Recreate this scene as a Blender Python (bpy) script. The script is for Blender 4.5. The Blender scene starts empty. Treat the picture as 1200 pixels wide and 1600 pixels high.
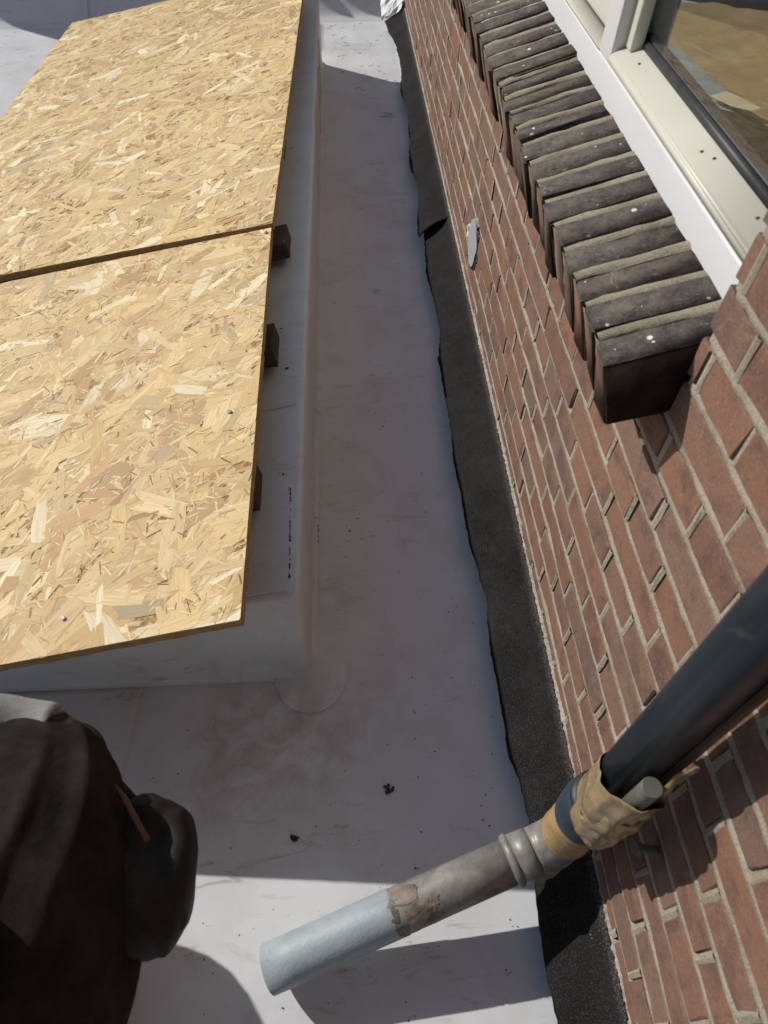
import bpy, bmesh, math, random
from mathutils import Vector, Matrix, noise
random.seed(7)
S = bpy.context.scene
COL = S.collection
PI = math.pi

# ------------------------------------------------------------------ camera
cam_d = bpy.data.cameras.new('camera')
cam = bpy.data.objects.new('camera', cam_d)
COL.objects.link(cam)
CAM = Vector((-0.3983, 0.0, 1.3316))
Rm = Matrix(((0.997942, 0.024499, -0.059251), (-0.055764, 0.787713, -0.613513), (0.031642, 0.615555, 0.787459)))
cam.matrix_world = Matrix.Translation(CAM) @ Rm.to_4x4()
cam_d.sensor_fit = 'VERTICAL'
cam_d.sensor_height = 36.0
cam_d.sensor_width = 36.0
cam_d.lens = 23.99
cam_d.clip_start = 0.02
cam_d.clip_end = 2000
cam_d.dof.use_dof = True
cam_d.dof.focus_distance = 1.75
cam_d.dof.aperture_fstop = 7.5
S.camera = cam

# ------------------------------------------------------------------ sky, sun, exposure
SUN = Vector((1.33, -0.835, -1.0)).normalized()          # the way the light travels
to_sun = -SUN
el = math.asin(to_sun.z)
rot = math.atan2(to_sun.x, to_sun.y)
W = bpy.data.worlds.new('World')
S.world = W
W.use_nodes = True
wn = W.node_tree
for n_ in list(wn.nodes):
    wn.nodes.remove(n_)
sky = wn.nodes.new('ShaderNodeTexSky')
sky.sky_type = 'NISHITA'
sky.sun_disc = False
sky.sun_elevation = el
sky.sun_rotation = rot % (2 * PI)
bg = wn.nodes.new('ShaderNodeBackground')
bg.inputs['Strength'].default_value = 0.10
wo = wn.nodes.new('ShaderNodeOutputWorld')
wn.links.new(sky.outputs[0], bg.inputs[0])
wn.links.new(bg.outputs[0], wo.inputs[0])
sun_d = bpy.data.lights.new('sun', 'SUN')
sun_d.energy = 5.0
sun_d.angle = math.radians(0.53)
sun_d.color = (1.0, 0.965, 0.90)
sun = bpy.data.objects.new('sun', sun_d)
COL.objects.link(sun)
sun.rotation_euler = SUN.to_track_quat('-Z', 'Y').to_euler()
sun.location = (-6, 4, 6)
S.view_settings.view_transform = 'Standard'
S.view_settings.look = 'None'
S.view_settings.gamma = 1
S.view_settings.use_curve_mapping = False
S.view_settings.exposure = -0.32
S.render.engine = 'CYCLES'
S.cycles.max_bounces = 8
S.cycles.transparent_max_bounces = 12


# ------------------------------------------------------------------ helpers
def link(o, parent=None):
    COL.objects.link(o)
    if parent is not None:
        o.parent = parent
    return o


def obj(name, me, mats=(), parent=None, kind=None):
    o = bpy.data.objects.new(name, me)
    link(o, parent)
    if not isinstance(mats, (list, tuple)):
        mats = [mats]
    for m in mats:
        if m is not None and m.name not in [k.name for k in me.materials if k]:
            me.materials.append(m)
    if kind:
        o['kind'] = kind
    return o


def thing(name, label, cat, loc=(0, 0, 0), group=None):
    o = bpy.data.objects.new(name, None)
    o.empty_display_size = 0.1
    COL.objects.link(o)
    o.location = loc
    return tag(o, label, cat, group)


def tag(o, label, cat, group=None):
    o['label'] = label
    o['category'] = cat
    if group:
        o['group'] = group
    return o


def local(o, v):
    return Vector(v) - o.location


def mesh(name, verts, faces, smooth=False):
    me = bpy.data.meshes.new(name)
    me.from_pydata([tuple(v) for v in verts], [], faces)
    me.update()
    if smooth:
        for p in me.polygons:
            p.use_smooth = True
    return me


def bm_mesh(name, bm, smooth=False, recalc=True):
    if recalc:
        bmesh.ops.recalc_face_normals(bm, faces=bm.faces)
    me = bpy.data.meshes.new(name)
    bm.to_mesh(me)
    bm.free()
    if smooth:
        for p in me.polygons:
            p.use_smooth = True
    return me


def box(bm, lo, hi, M=None):
    vs = []
    for z in (lo[2], hi[2]):
        for (x, y) in ((lo[0], lo[1]), (hi[0], lo[1]), (hi[0], hi[1]), (lo[0], hi[1])):
            v = Vector((x, y, z))
            vs.append(bm.verts.new(M @ v if M else v))
    f = [(3, 2, 1, 0), (4, 5, 6, 7), (0, 1, 5, 4), (1, 2, 6, 5), (2, 3, 7, 6), (3, 0, 4, 7)]
    return [bm.faces.new([vs[i] for i in q]) for q in f]


def bevel_box(name, lo, hi, b=0.003, seg=2, jitter=0.0, M=None):
    bm = bmesh.new()
    box(bm, lo, hi)
    bmesh.ops.bevel(bm, geom=list(bm.edges), offset=b, segments=seg, affect='EDGES', profile=0.6)
    if jitter:
        for v in bm.verts:
            v.co += Vector((random.gauss(0, jitter), random.gauss(0, jitter), random.gauss(0, jitter)))
    if M:
        bm.transform(M)
    me = bm_mesh(name, bm)
    for p in me.polygons:
        p.use_smooth = seg > 1
    return me


def sweep(bm, pts, radii, seg=24, cap=True, closed_ring=True, squash=None, twist=0.0):
    """tube along points; returns rings"""
    pts = [Vector(p) for p in pts]
    if not isinstance(radii, (list, tuple)):
        radii = [radii] * len(pts)
    up = Vector((0, 0, 1))
    d0 = (pts[1] - pts[0]).normalized()
    if abs(d0.dot(up)) > 0.9:
        up = Vector((0, 1, 0))
    a = d0.cross(up).normalized()
    rings = []
    for i, p in enumerate(pts):
        d = (pts[min(i + 1, len(pts) - 1)] - pts[max(i - 1, 0)]).normalized()
        a = (a - d * a.dot(d)).normalized()
        b = d.cross(a)
        ring = []
        for k in range(seg):
            t = 2 * PI * k / seg
            ring.append(bm.verts.new(p + (a * math.cos(t) + b * math.sin(t)) * radii[i]))
        rings.append(ring)
    for i in range(len(rings) - 1):
        for k in range(seg):
            k2 = (k + 1) % seg
            bm.faces.new((rings[i][k], rings[i][k2], rings[i + 1][k2], rings[i + 1][k]))
    if cap:
        bm.faces.new(list(reversed(rings[0])))
        bm.faces.new(rings[-1])
    return rings


# ------------------------------------------------------------------ materials
class NT:
    def __init__(self, name, rough=0.6, spec=0.3):
        self.m = bpy.data.materials.new(name)
        self.m.use_nodes = True
        self.t = self.m.node_tree
        self.b = self.t.nodes['Principled BSDF']
        self.b.inputs['Roughness'].default_value = rough
        self.b.inputs['Specular IOR Level'].default_value = spec

    def n(self, typ, **kw):
        nd = self.t.nodes.new(typ)
        for k, v in kw.items():
            if hasattr(nd, k) and k not in ('Scale',):
                try:
                    setattr(nd, k, v)
                    continue
                except Exception:
                    pass
            self.put(nd.inputs[k], v)
        return nd

    def put(self, sock, v):
        if isinstance(v, bpy.types.NodeSocket):
            self.t.links.new(v, sock)
        elif isinstance(v, bpy.types.Node):
            self.t.links.new(v.outputs[0], sock)
        else:
            if isinstance(v, tuple) and len(v) == 3 and sock.type == 'RGBA':
                v = (*v, 1)
            sock.default_value = v

    def pos(self):
        return self.n('ShaderNodeNewGeometry').outputs['Position']

    def obj(self):
        return self.n('ShaderNodeTexCoord').outputs['Object']

    def mapv(self, vec, scale=(1, 1, 1), loc=(0, 0, 0), rot=(0, 0, 0)):
        nd = self.n('ShaderNodeMapping')
        self.put(nd.inputs['Vector'], vec)
        nd.inputs['Scale'].default_value = scale
        nd.inputs['Location'].default_value = loc
        nd.inputs['Rotation'].default_value = rot
        return nd.outputs[0]

    def noise(self, vec, scale, detail=4, rough=0.55, dist=0.0):
        nd = self.n('ShaderNodeTexNoise')
        self.put(nd.inputs['Vector'], vec)
        nd.inputs['Scale'].default_value = scale
        nd.inputs['Detail'].default_value = detail
        nd.inputs['Roughness'].default_value = rough
        nd.inputs['Distortion'].default_value = dist
        return nd.outputs[0]

    def vor(self, vec, scale, feature='F1', out=0):
        nd = self.n('ShaderNodeTexVoronoi')
        nd.feature = feature
        self.put(nd.inputs['Vector'], vec)
        nd.inputs['Scale'].default_value = scale
        return nd.outputs[out]

    def ramp(self, fac, stops):
        nd = self.n('ShaderNodeValToRGB')
        self.put(nd.inputs[0], fac)
        e = nd.color_ramp.elements
        while len(e) < len(stops):
            e.new(0.5)
        for i, (p, c) in enumerate(stops):
            e[i].position = p
            if isinstance(c, (int, float)):
                c = (c, c, c)
            e[i].color = (*c, 1)
        return nd.outputs[0]

    def mix(self, fac, a, b, mode='MIX'):
        nd = self.n('ShaderNodeMix')
        nd.data_type = 'RGBA'
        nd.blend_type = mode
        self.put(nd.inputs[0], fac)
        self.put(nd.inputs[6], a)
        self.put(nd.inputs[7], b)
        return nd.outputs[2]

    def math(self, op, a, b=0.0):
        nd = self.n('ShaderNodeMath')
        nd.operation = op
        self.put(nd.inputs[0], a)
        self.put(nd.inputs[1], b)
        return nd.outputs[0]

    def bump(self, h, strength=0.3, dist=0.002, prev=None):
        nd = self.n('ShaderNodeBump')
        nd.inputs['Strength'].default_value = strength
        nd.inputs['Distance'].default_value = dist
        self.put(nd.inputs['Height'], h)
        if prev is not None:
            self.put(nd.inputs['Normal'], prev)
        return nd.outputs[0]

    def col(self, v):
        self.put(self.b.inputs['Base Color'], v)

    def nor(self, v):
        self.put(self.b.inputs['Normal'], v)

    def rough(self, v):
        self.put(self.b.inputs['Roughness'], v)


def m_membrane():
    k = NT('roof_membrane', 0.5, 0.35)
    p = k.pos()
    base = k.ramp(k.noise(p, 1.7, 5, 0.6), [(0.3, (0.615, 0.63, 0.655)), (0.7, (0.675, 0.69, 0.715))])
    # worn dirt film
    film = k.ramp(k.noise(p, 5.5, 8, 0.68, 0.4), [(0.47, 0.0), (0.66, 0.45)])
    c = k.mix(film, base, (0.50, 0.49, 0.475))
    # foot scuffs and smears
    scuff = k.ramp(k.noise(k.mapv(p, (9, 34, 20), rot=(0, 0, 0.5)), 1.0, 7, 0.7, 1.2), [(0.57, 0.0), (0.68, 0.75)])
    area = k.ramp(k.noise(p, 2.6, 3, 0.5), [(0.42, 0.0), (0.62, 1.0)])
    c = k.mix(k.math('MULTIPLY', scuff, area), c, (0.33, 0.28, 0.23))
    # brown puddle stain near the kerb corner and along the far lane
    for (x, y, r, s) in ((-0.58, 0.50, 0.20, 0.62), (-0.43, 0.50, 0.19, 0.42), (-0.62, 0.36, 0.13, 0.4), (-0.30, 4.15, 0.18, 0.55), (-0.20, 3.80, 0.12, 0.5),
                         (-0.42, 0.80, 0.10, 0.25), (-0.16, 0.20, 0.06, 0.2), (-0.33, 2.6, 0.2, 0.25)):
        d = k.n('ShaderNodeVectorMath', operation='DISTANCE')
        k.put(d.inputs[0], p)
        d.inputs[1].default_value = (x, y, 0)
        f = k.math('SUBTRACT', 1.0, k.math('DIVIDE', d.outputs['Value'], r))
        f = k.math('MULTIPLY', k.ramp(f, [(0.0, 0.0), (0.8, 1.0)]), k.ramp(k.noise(p, 13, 7, 0.7, 0.5), [(0.38, 0.0), (0.68, 1.0)]))
        c = k.mix(k.math('MULTIPLY', f, s), c, (0.26, 0.21, 0.155))
    # fine specks of soot and grit
    for sc, th, ms in ((38, 0.10, 0.55), (90, 0.16, 0.56), (17, 0.035, 0.5)):
        v = k.vor(p, sc)
        g = k.math('LESS_THAN', v, k.math('MULTIPLY', k.ramp(k.noise(p, sc * 0.37, 2), [(0.54, 0.0), (0.74, 1.0)]), th * 1.2))
        c = k.mix(k.math('MULTIPLY', g, 0.75), c, (0.08, 0.07, 0.06))
    k.col(c)
    k.rough(k.ramp(k.noise(p, 7, 5), [(0.3, 0.38), (0.7, 0.62)]))
    b = k.bump(k.noise(p, 420, 2), 0.10, 0.0006)
    b = k.bump(k.noise(p, 3.2, 3), 0.35, 0.010, b)
    k.nor(b)
    return k.m


def rnd(k):
    oi = k.n('ShaderNodeObjectInfo').outputs['Random']
    at = k.n('ShaderNodeAttribute')
    at.attribute_name = 'rnd'
    return k.math('FRACT', k.math('ADD', oi, at.outputs['Fac']))


def m_brick():
    k = NT('wall_brick', 0.85, 0.2)
    p = k.pos()
    r = rnd(k)
    wn_ = k.n('ShaderNodeTexWhiteNoise')
    wn_.noise_dimensions = '1D'
    k.put(wn_.inputs['W'], r)
    r2 = wn_.outputs['Value']
    base = k.ramp(r, [(0.0, (0.172, 0.095, 0.066)), (0.2, (0.214, 0.112, 0.072)), (0.4, (0.182, 0.109, 0.081)), (0.6, (0.235, 0.123, 0.079)), (0.75, (0.156, 0.103, 0.081)),
                      (0.88, (0.193, 0.121, 0.090)), (1.0, (0.208, 0.105, 0.066))])
    off = k.n('ShaderNodeVectorMath', operation='ADD')
    k.put(off.inputs[0], p)
    cmb = k.n('ShaderNodeCombineXYZ')
    k.put(cmb.inputs[0], k.math('MULTIPLY', r, 40.0))
    k.put(cmb.inputs[1], k.math('MULTIPLY', r2, 40.0))
    k.put(off.inputs[1], cmb.outputs[0])
    q = off.outputs[0]
    blot = k.noise(q, 16, 6, 0.62, 0.5)
    c = k.mix(k.ramp(blot, [(0.36, 0.75), (0.52, 0.0)]), base, (0.105, 0.062, 0.056))
    c = k.mix(k.ramp(k.noise(q, 27, 5, 0.6, 0.6), [(0.58, 0.0), (0.75, 0.5)]), c, (0.29, 0.135, 0.075))
    c = k.mix(k.ramp(k.noise(k.mapv(q, (1, 0.4, 1.6)), 60, 4, 0.7), [(0.6, 0.0), (0.78, 0.5)]), c, (0.30, 0.20, 0.15))
    c = k.mix(k.ramp(k.noise(q, 190, 4, 0.8), [(0.34, 0.55), (0.48, 0.0)]), c, (0.085, 0.05, 0.042))
    c = k.mix(k.ramp(k.noise(q, 320, 3, 0.8), [(0.56, 0.0), (0.68, 0.6)]), c, (0.36, 0.22, 0.155))
    k.col(c)
    b = k.bump(k.noise(q, 350, 5, 0.7), 0.55, 0.0012)
    b = k.bump(k.noise(q, 45, 4, 0.6), 0.5, 0.0035, b)
    k.nor(b)
    return k.m


def m_mortar(name='mortar', tint=(0.475, 0.42, 0.335), dark=(0.32, 0.275, 0.21)):
    k = NT(name, 0.95, 0.1)
    p = k.pos()
    c = k.mix(k.ramp(k.noise(p, 11, 5, 0.6), [(0.35, 0.0), (0.7, 1.0)]), tint, dark)
    c = k.mix(k.ramp(k.noise(p, 420, 4, 0.8), [(0.34, 0.8), (0.5, 0.0)]), c, (0.13, 0.10, 0.075))
    c = k.mix(k.ramp(k.vor(p, 330, out=0), [(0.10, 0.7), (0.25, 0.0)]), c, (0.62, 0.55, 0.42))
    k.col(c)
    b = k.bump(k.noise(p, 330, 5, 0.8), 0.9, 0.003)
    b = k.bump(k.noise(p, 90, 4, 0.6), 0.7, 0.004, b)
    k.nor(b)
    return k.m


def m_sill_top():
    k = NT('sill_brick_weathered', 0.78, 0.25)
    p = k.pos()
    r = rnd(k)
    base = k.ramp(r, [(0.0, (0.050, 0.043, 0.041)), (0.4, (0.075, 0.060, 0.052)), (0.7, (0.056, 0.047, 0.046)), (1.0, (0.090, 0.066, 0.054))])
    c = k.mix(k.ramp(k.noise(p, 30, 6, 0.7), [(0.42, 0.0), (0.6, 0.85)]), base, (0.125, 0.105, 0.085))
    c = k.mix(k.ramp(k.noise(p, 75, 6, 0.75, 0.4), [(0.50, 0.0), (0.62, 0.8)]), c, (0.026, 0.024, 0.025))
    # lichen, lime and paint splashes
    c = k.mix(k.ramp(k.noise(p, 18, 5, 0.7, 0.8), [(0.58, 0.0), (0.7, 0.55)]), c, (0.14, 0.135, 0.065))
    spl = k.math('LESS_THAN', k.vor(p, 55), k.math('MULTIPLY', k.ramp(k.noise(p, 20, 2), [(0.50, 0.0), (0.7, 1.0)]), 0.24))
    c = k.mix(k.math('MULTIPLY', spl, 0.9), c, (0.62, 0.60, 0.58))
    c = k.mix(k.ramp(k.noise(p, 26, 8, 0.8, 1.5), [(0.605, 0.0), (0.68, 0.8)]), c, (0.45, 0.45, 0.45))
    c = k.mix(k.ramp(k.noise(p, 260, 4, 0.8), [(0.56, 0.0), (0.66, 0.6)]), c, (0.20, 0.18, 0.155))
    k.col(c)
    b = k.bump(k.noise(p, 300, 5, 0.75), 0.6, 0.0014)
    b = k.bump(k.noise(p, 50, 4, 0.6), 0.5, 0.004, b)
    k.nor(b)
    return k.m


def m_sill_front():
    k = NT('sill_brick_face', 0.85, 0.2)
    p = k.pos()
    r = rnd(k)
    base = k.ramp(r, [(0.0, (0.150, 0.085, 0.060)), (0.5, (0.105, 0.070, 0.056)), (1.0, (0.19, 0.092, 0.058))])
    c = k.mix(k.ramp(k.noise(p, 22, 6, 0.65), [(0.42, 0.0), (0.66, 0.8)]), base, (0.050, 0.040, 0.036))
    c = k.mix(k.ramp(k.noise(p, 34, 5, 0.6, 0.8), [(0.62, 0.0), (0.72, 0.8)]), c, (0.30, 0.11, 0.055))
    k.col(c)
    b = k.bump(k.noise(p, 300, 5, 0.75), 0.6, 0.0014)
    k.nor(k.bump(k.noise(p, 50, 4), 0.5, 0.004, b))
    return k.m


def m_felt():
    k = NT('bitumen_felt', 0.92, 0.12)
    p = k.pos()
    c = k.ramp(k.noise(p, 9, 6, 0.65), [(0.3, (0.007, 0.0068, 0.0068)), (0.7, (0.019, 0.018, 0.0175))])
    c = k.mix(k.ramp(k.noise(p, 620, 3, 0.8), [(0.54, 0.0), (0.66, 0.7)]), c, (0.12, 0.11, 0.10))
    c = k.mix(k.ramp(k.noise(p, 24, 5, 0.7, 0.5), [(0.6, 0.0), (0.8, 0.4)]), c, (0.085, 0.068, 0.058))
    sp = k.n('ShaderNodeSeparateXYZ')
    k.put(sp.inputs[0], p)
    near = k.ramp(k.math('ADD', k.math('MULTIPLY', sp.outputs[0], 42.0), 1.0), [(0.25, 0.0), (0.95, 1.0)])
    dust = k.ramp(k.math('ADD', k.noise(p, 330, 4, 0.85), k.math('MULTIPLY', near, 0.16)), [(0.58, 0.0), (0.70, 0.8)])
    c = k.mix(k.math('MULTIPLY', dust, near), c, (0.36, 0.33, 0.30))
    g = k.math('LESS_THAN', k.vor(p, 120), k.math('MULTIPLY', k.ramp(k.noise(p, 14, 3), [(0.5, 0.0), (0.8, 1.0)]), 0.16))
    c = k.mix(k.math('MULTIPLY', g, 0.8), c, (0.34, 0.31, 0.28))
    k.col(c)
    b = k.bump(k.noise(p, 520, 4, 0.8), 0.9, 0.0018)
    k.nor(k.bump(k.noise(p, 28, 4), 0.5, 0.006, b))
    return k.m


def m_plain(name, c1, c2, rough=0.5, scale=20, bump=0.15, spec=0.4, grit=None, coord='pos', fine=300):
    k = NT(name, rough, spec)
    p = k.pos() if coord == 'pos' else k.obj()
    c = k.mix(k.ramp(k.noise(p, scale, 6, 0.65, 0.3), [(0.32, 0.0), (0.68, 1.0)]), c1, c2)
    if grit:
        c = k.mix(k.ramp(k.noise(p, scale * 2.3, 7, 0.75, 0.8), [(0.58, 0.0), (0.72, 0.75)]), c, grit)
    k.col(c)
    k.nor(k.bump(k.noise(p, fine, 4, 0.7), bump, 0.001))
    return k.m


def m_frame(name, base, dirt, amt=0.5):
    k = NT(name, 0.42, 0.4)
    p = k.pos()
    c = k.mix(k.ramp(k.noise(k.mapv(p, (1, 0.35, 1)), 17, 7, 0.7), [(0.5, 0.0), (0.75, amt)]), base, dirt)
    g = k.math('LESS_THAN', k.vor(p, 34), k.math('MULTIPLY', k.ramp(k.noise(p, 9, 2), [(0.5, 0.0), (0.75, 1.0)]), 0.07))
    c = k.mix(k.math('MULTIPLY', g, 0.7), c, (0.12, 0.09, 0.06))
    k.col(c)
    k.nor(k.bump(k.noise(k.mapv(p, (1, 0.15, 1)), 150, 4), 0.12, 0.001))
    return k.m


def m_osb():
    k = NT('wood_strand', 0.72, 0.2)
    at = k.n('ShaderNodeAttribute')
    at.attribute_name = 'col'
    uv = k.n('ShaderNodeUVMap').outputs[0]
    g = k.noise(k.mapv(uv, (9, 260, 1)), 1.0, 4, 0.6, 0.4)
    g2 = k.noise(k.mapv(uv, (30, 900, 1)), 1.0, 3, 0.7)
    c = k.mix(k.ramp(g, [(0.3, 0.36), (0.6, 0.0)]), at.outputs['Color'], (0.33, 0.19, 0.075))
    c = k.mix(k.ramp(g2, [(0.32, 0.3), (0.5, 0.0)]), c, (0.30, 0.18, 0.08))
    k.col(c)
    b = k.bump(g, 0.35, 0.0008)
    k.nor(k.bump(k.noise(k.pos(), 240, 4, 0.7), 0.4, 0.001, b))
    return k.m


def m_osb_core():
    k = NT('board_core', 0.85, 0.15)
    p = k.pos()
    c = k.ramp(k.noise(k.mapv(p, (60, 60, 420)), 1.0, 5, 0.7), [(0.3, (0.16, 0.095, 0.04)), (0.5, (0.42, 0.27, 0.12)), (0.7, (0.60, 0.43, 0.22))])
    k.col(c)
    k.nor(k.bump(k.noise(k.mapv(p, (90, 90, 500)), 1.0, 4), 0.8, 0.002))
    return k.m


def m_wood(name, a, b, scale=(6, 60, 60), rough=0.8):
    k = NT(name, rough, 0.2)
    p = k.pos()
    g = k.noise(k.mapv(p, scale), 1.0, 5, 0.65, 0.8)
    k.col(k.mix(k.ramp(g, [(0.3, 0.0), (0.7, 1.0)]), a, b))
    k.nor(k.bump(g, 0.4, 0.0015))
    return k.m


def m_cloth(name, a, b, folds=0.0, rough=0.95):
    k = NT(name, rough, 0.1)
    p = k.pos()
    c = k.mix(k.ramp(k.noise(p, 12, 6, 0.7), [(0.4, 0.0), (0.75, 1.0)]), a, b)
    k.col(c)
    w1 = k.noise(k.mapv(p, (900, 900, 900)), 1.0, 2)
    bb = k.bump(w1, 0.4, 0.0006)
    k.nor(k.bump(k.noise(p, 26, 5, 0.6, 0.6), 0.35, 0.006, bb))
    return k.m


def m_glass():
    k = NT('window_glass')
    t = k.t
    t.nodes.remove(k.b)
    out = [n for n in t.nodes if n.type == 'OUTPUT_MATERIAL'][0]
    tr = t.nodes.new('ShaderNodeBsdfTransparent')
    tr.inputs[0].default_value = (0.86, 0.90, 0.88, 1)
    gl = t.nodes.new('ShaderNodeBsdfGlossy')
    gl.inputs['Roughness'].default_value = 0.0
    ge = t.nodes.new('ShaderNodeNewGeometry')
    dt = t.nodes.new('ShaderNodeVectorMath')
    dt.operation = 'DOT_PRODUCT'
    t.links.new(ge.outputs['Incoming'], dt.inputs[0])
    t.links.new(ge.outputs['Normal'], dt.inputs[1])
    ab = k.math('ABSOLUTE', dt.outputs['Value'])
    fr = k.math('ADD', k.math('MULTIPLY', k.math('POWER', k.math('SUBTRACT', 1.0, ab), 5.0), 0.85), 0.11)
    mx = t.nodes.new('ShaderNodeMixShader')
    t.links.new(fr, mx.inputs[0])
    t.links.new(tr.outputs[0], mx.inputs[1])
    t.links.new(gl.outputs[0], mx.inputs[2])
    t.links.new(mx.outputs[0], out.inputs[0])
    return k.m


MEM = m_membrane()
BRICK = m_brick()
MORTAR = m_mortar()
MORT_SILL = m_mortar('sill_mortar', (0.40, 0.36, 0.275), (0.24, 0.21, 0.145))
SILL_T = m_sill_top()
SILL_F = m_sill_front()
FELT = m_felt()
SHADED_END = m_plain('shaded_brick_side', (0.013, 0.009, 0.0075), (0.034, 0.020, 0.015), 0.95, 45, 1.0, 0.1, (0.075, 0.034, 0.022), fine=120)  # near-black colour paints in the shade on the sill brick ends
WHITE = m_frame('white_paint', (0.595, 0.595, 0.60), (0.52, 0.50, 0.46), 0.35)
CREAM = m_frame('cream_paint', (0.540, 0.526, 0.451), (0.468, 0.414, 0.322), 0.35)
CREAM_D = m_frame('dirty_cream_paint', (0.68, 0.64, 0.54), (0.50, 0.30, 0.19), 0.75)
GASKET = m_plain('black_rubber', (0.012, 0.012, 0.013), (0.03, 0.03, 0.03), 0.5, 30, 0.1)
GLASS = m_glass()
OSB = m_osb()
OSBC = m_osb_core()
PLANK = m_wood('dark_timber', (0.050, 0.036, 0.028), (0.095, 0.068, 0.050))
PAINTP = m_plain('blue_grey_paint', (0.275, 0.325, 0.355), (0.335, 0.385, 0.415), 0.45, 16, 0.9, 0.4, (0.20, 0.19, 0.165), fine=170)
GREYP = m_plain('grey_plastic', (0.135, 0.13, 0.115), (0.26, 0.255, 0.235), 0.36, 38, 0.3, 0.45, (0.085, 0.07, 0.055))
NAVY = m_plain('dark_navy_plastic', (0.011, 0.016, 0.023), (0.020, 0.027, 0.035), 0.34, 9, 0.15, 0.45, (0.05, 0.052, 0.052))
BLUE = m_plain('dark_blue_rubber', (0.018, 0.032, 0.045), (0.035, 0.055, 0.07), 0.5, 30, 0.2)
TAPE = m_plain('tan_tape', (0.30, 0.19, 0.085), (0.44, 0.29, 0.14), 0.38, 30, 0.3, 0.5)
CLOTHT = m_plain('crumpled_tan_tape', (0.17, 0.115, 0.060), (0.33, 0.235, 0.13), 0.28, 26, 0.2, 0.6, (0.44, 0.35, 0.23))
BROWNP = m_plain('old_brown_paint', (0.055, 0.035, 0.028), (0.30, 0.24, 0.19), 0.5, 34, 0.5)
GREYC = m_plain('grey_cap', (0.30, 0.31, 0.33), (0.36, 0.37, 0.385), 0.6, 22, 0.2)
FOAM = m_plain('cream_foam', (0.62, 0.52, 0.36), (0.72, 0.64, 0.48), 0.9, 60, 0.6)
RUBBLE = m_plain('orange_rubble', (0.32, 0.13, 0.045), (0.20, 0.08, 0.04), 0.9, 60, 0.6)
CRUMB = m_plain('black_crumb', (0.012, 0.012, 0.012), (0.05, 0.045, 0.03), 0.8, 60, 0.5)
DKCLOTH = m_cloth('dark_work_cloth', (0.013, 0.0115, 0.010), (0.042, 0.035, 0.029))
BRCLOTH = m_cloth('brown_work_cloth', (0.030, 0.020, 0.016), (0.045, 0.030, 0.024))
GRCLOTH = m_cloth('grey_canvas', (0.22, 0.22, 0.215), (0.34, 0.335, 0.325))
LEATHER = m_plain('black_leather', (0.009, 0.008, 0.007), (0.024, 0.021, 0.018), 0.62, 20, 0.4, 0.25, (0.045, 0.038, 0.03))
STEEL = m_plain('steel', (0.35, 0.35, 0.37), (0.22, 0.22, 0.24), 0.35, 30, 0.1)
ORANGE = m_plain('orange_lacquer', (0.15, 0.055, 0.024), (0.11, 0.042, 0.020), 0.4, 30, 0.1)
SKIN = m_plain('skin', (0.42, 0.24, 0.17), (0.48, 0.28, 0.2), 0.5, 40, 0.1)
HAIR = m_plain('dark_hair', (0.02, 0.014, 0.01), (0.04, 0.028, 0.018), 0.6, 90, 0.5)
PAPER = m_plain('brown_floor_paper', (0.40, 0.27, 0.14), (0.52, 0.37, 0.20), 0.3, 3, 0.2, 0.6, (0.30, 0.19, 0.09))
BLUESH = m_plain('pale_blue_sheet', (0.20, 0.30, 0.38), (0.34, 0.42, 0.46), 0.4, 8, 0.2)
PLASTER = m_plain('grey_plaster', (0.40, 0.40, 0.40), (0.48, 0.48, 0.47), 0.9, 5, 0.2)
TILE = m_plain('roof_tile_clay', (0.12, 0.06, 0.045), (0.18, 0.09, 0.06), 0.8, 20, 0.4)
GRASS = m_plain('far_ground', (0.06, 0.065, 0.04), (0.10, 0.10, 0.075), 0.95, 0.4, 0.2)

# ------------------------------------------------------------------ ground far below, flat roof
me = mesh('ground', [(-900, -900, -3.4), (900, -900, -3.4), (900, 900, -3.4), (-900, 900, -3.4)], [(0, 1, 2, 3)])
obj('ground', me, GRASS, kind='structure')


def roof_z(x, y):
    z = 0.0022 * noise.noise(Vector((x * 2.1, y * 1.7, 3.0))) + 0.0012 * noise.noise(Vector((x * 6, y * 4, 9.0)))
    z += 0.011 * math.exp(-((y - 1.55) / 0.13) ** 2) * math.exp(-((x + 0.22) / 0.25) ** 2)
    return z


def line_grid(name, xs, ys, fz, smooth=True):
    vs, fs = [], []
    for y in ys:
        for x in xs:
            vs.append(fz(x, y))
    n = len(xs)
    for j in range(len(ys) - 1):
        for i in range(n - 1):
            a = j * n + i
            fs.append((a, a + 1, a + n + 1, a + n))
    return mesh(name, vs, fs, smooth)


xs = [-7.0, -4.0, -2.5] + [-2.0 + 0.1 * i for i in range(11)] + [-0.95 + 0.05 * i for i in range(17)]
xs += [-0.125, -0.10, -0.085, -0.07, -0.055, -0.042, -0.03, -0.02, -0.013, -0.008, -0.006]
ys = [-3.0, -1.5, -0.6] + [-0.3 + 0.06 * i for i in range(83)]


def roof_pt(x, y):
    z = roof_z(x, y)
    if x > -0.055:
        t = (x + 0.055) / 0.049
        z += 0.095 * t ** 2.3
    yb = 4.60 + 0.118 * (x + 0.20)
    if y > yb - 0.06:
        pass
    return (x, min(y, yb + 0.01) if y > 4.5 else y, z)


roof = obj('flat_roof', line_grid('flat_roof', xs, ys, roof_pt), MEM, kind='structure')
bm = bmesh.new()
box(bm, (-7.0, -3.0, -3.38), (-0.02, 5.4, -0.03))
obj('building_below', bm_mesh('building_below', bm), PLASTER, kind='structure')

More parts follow.
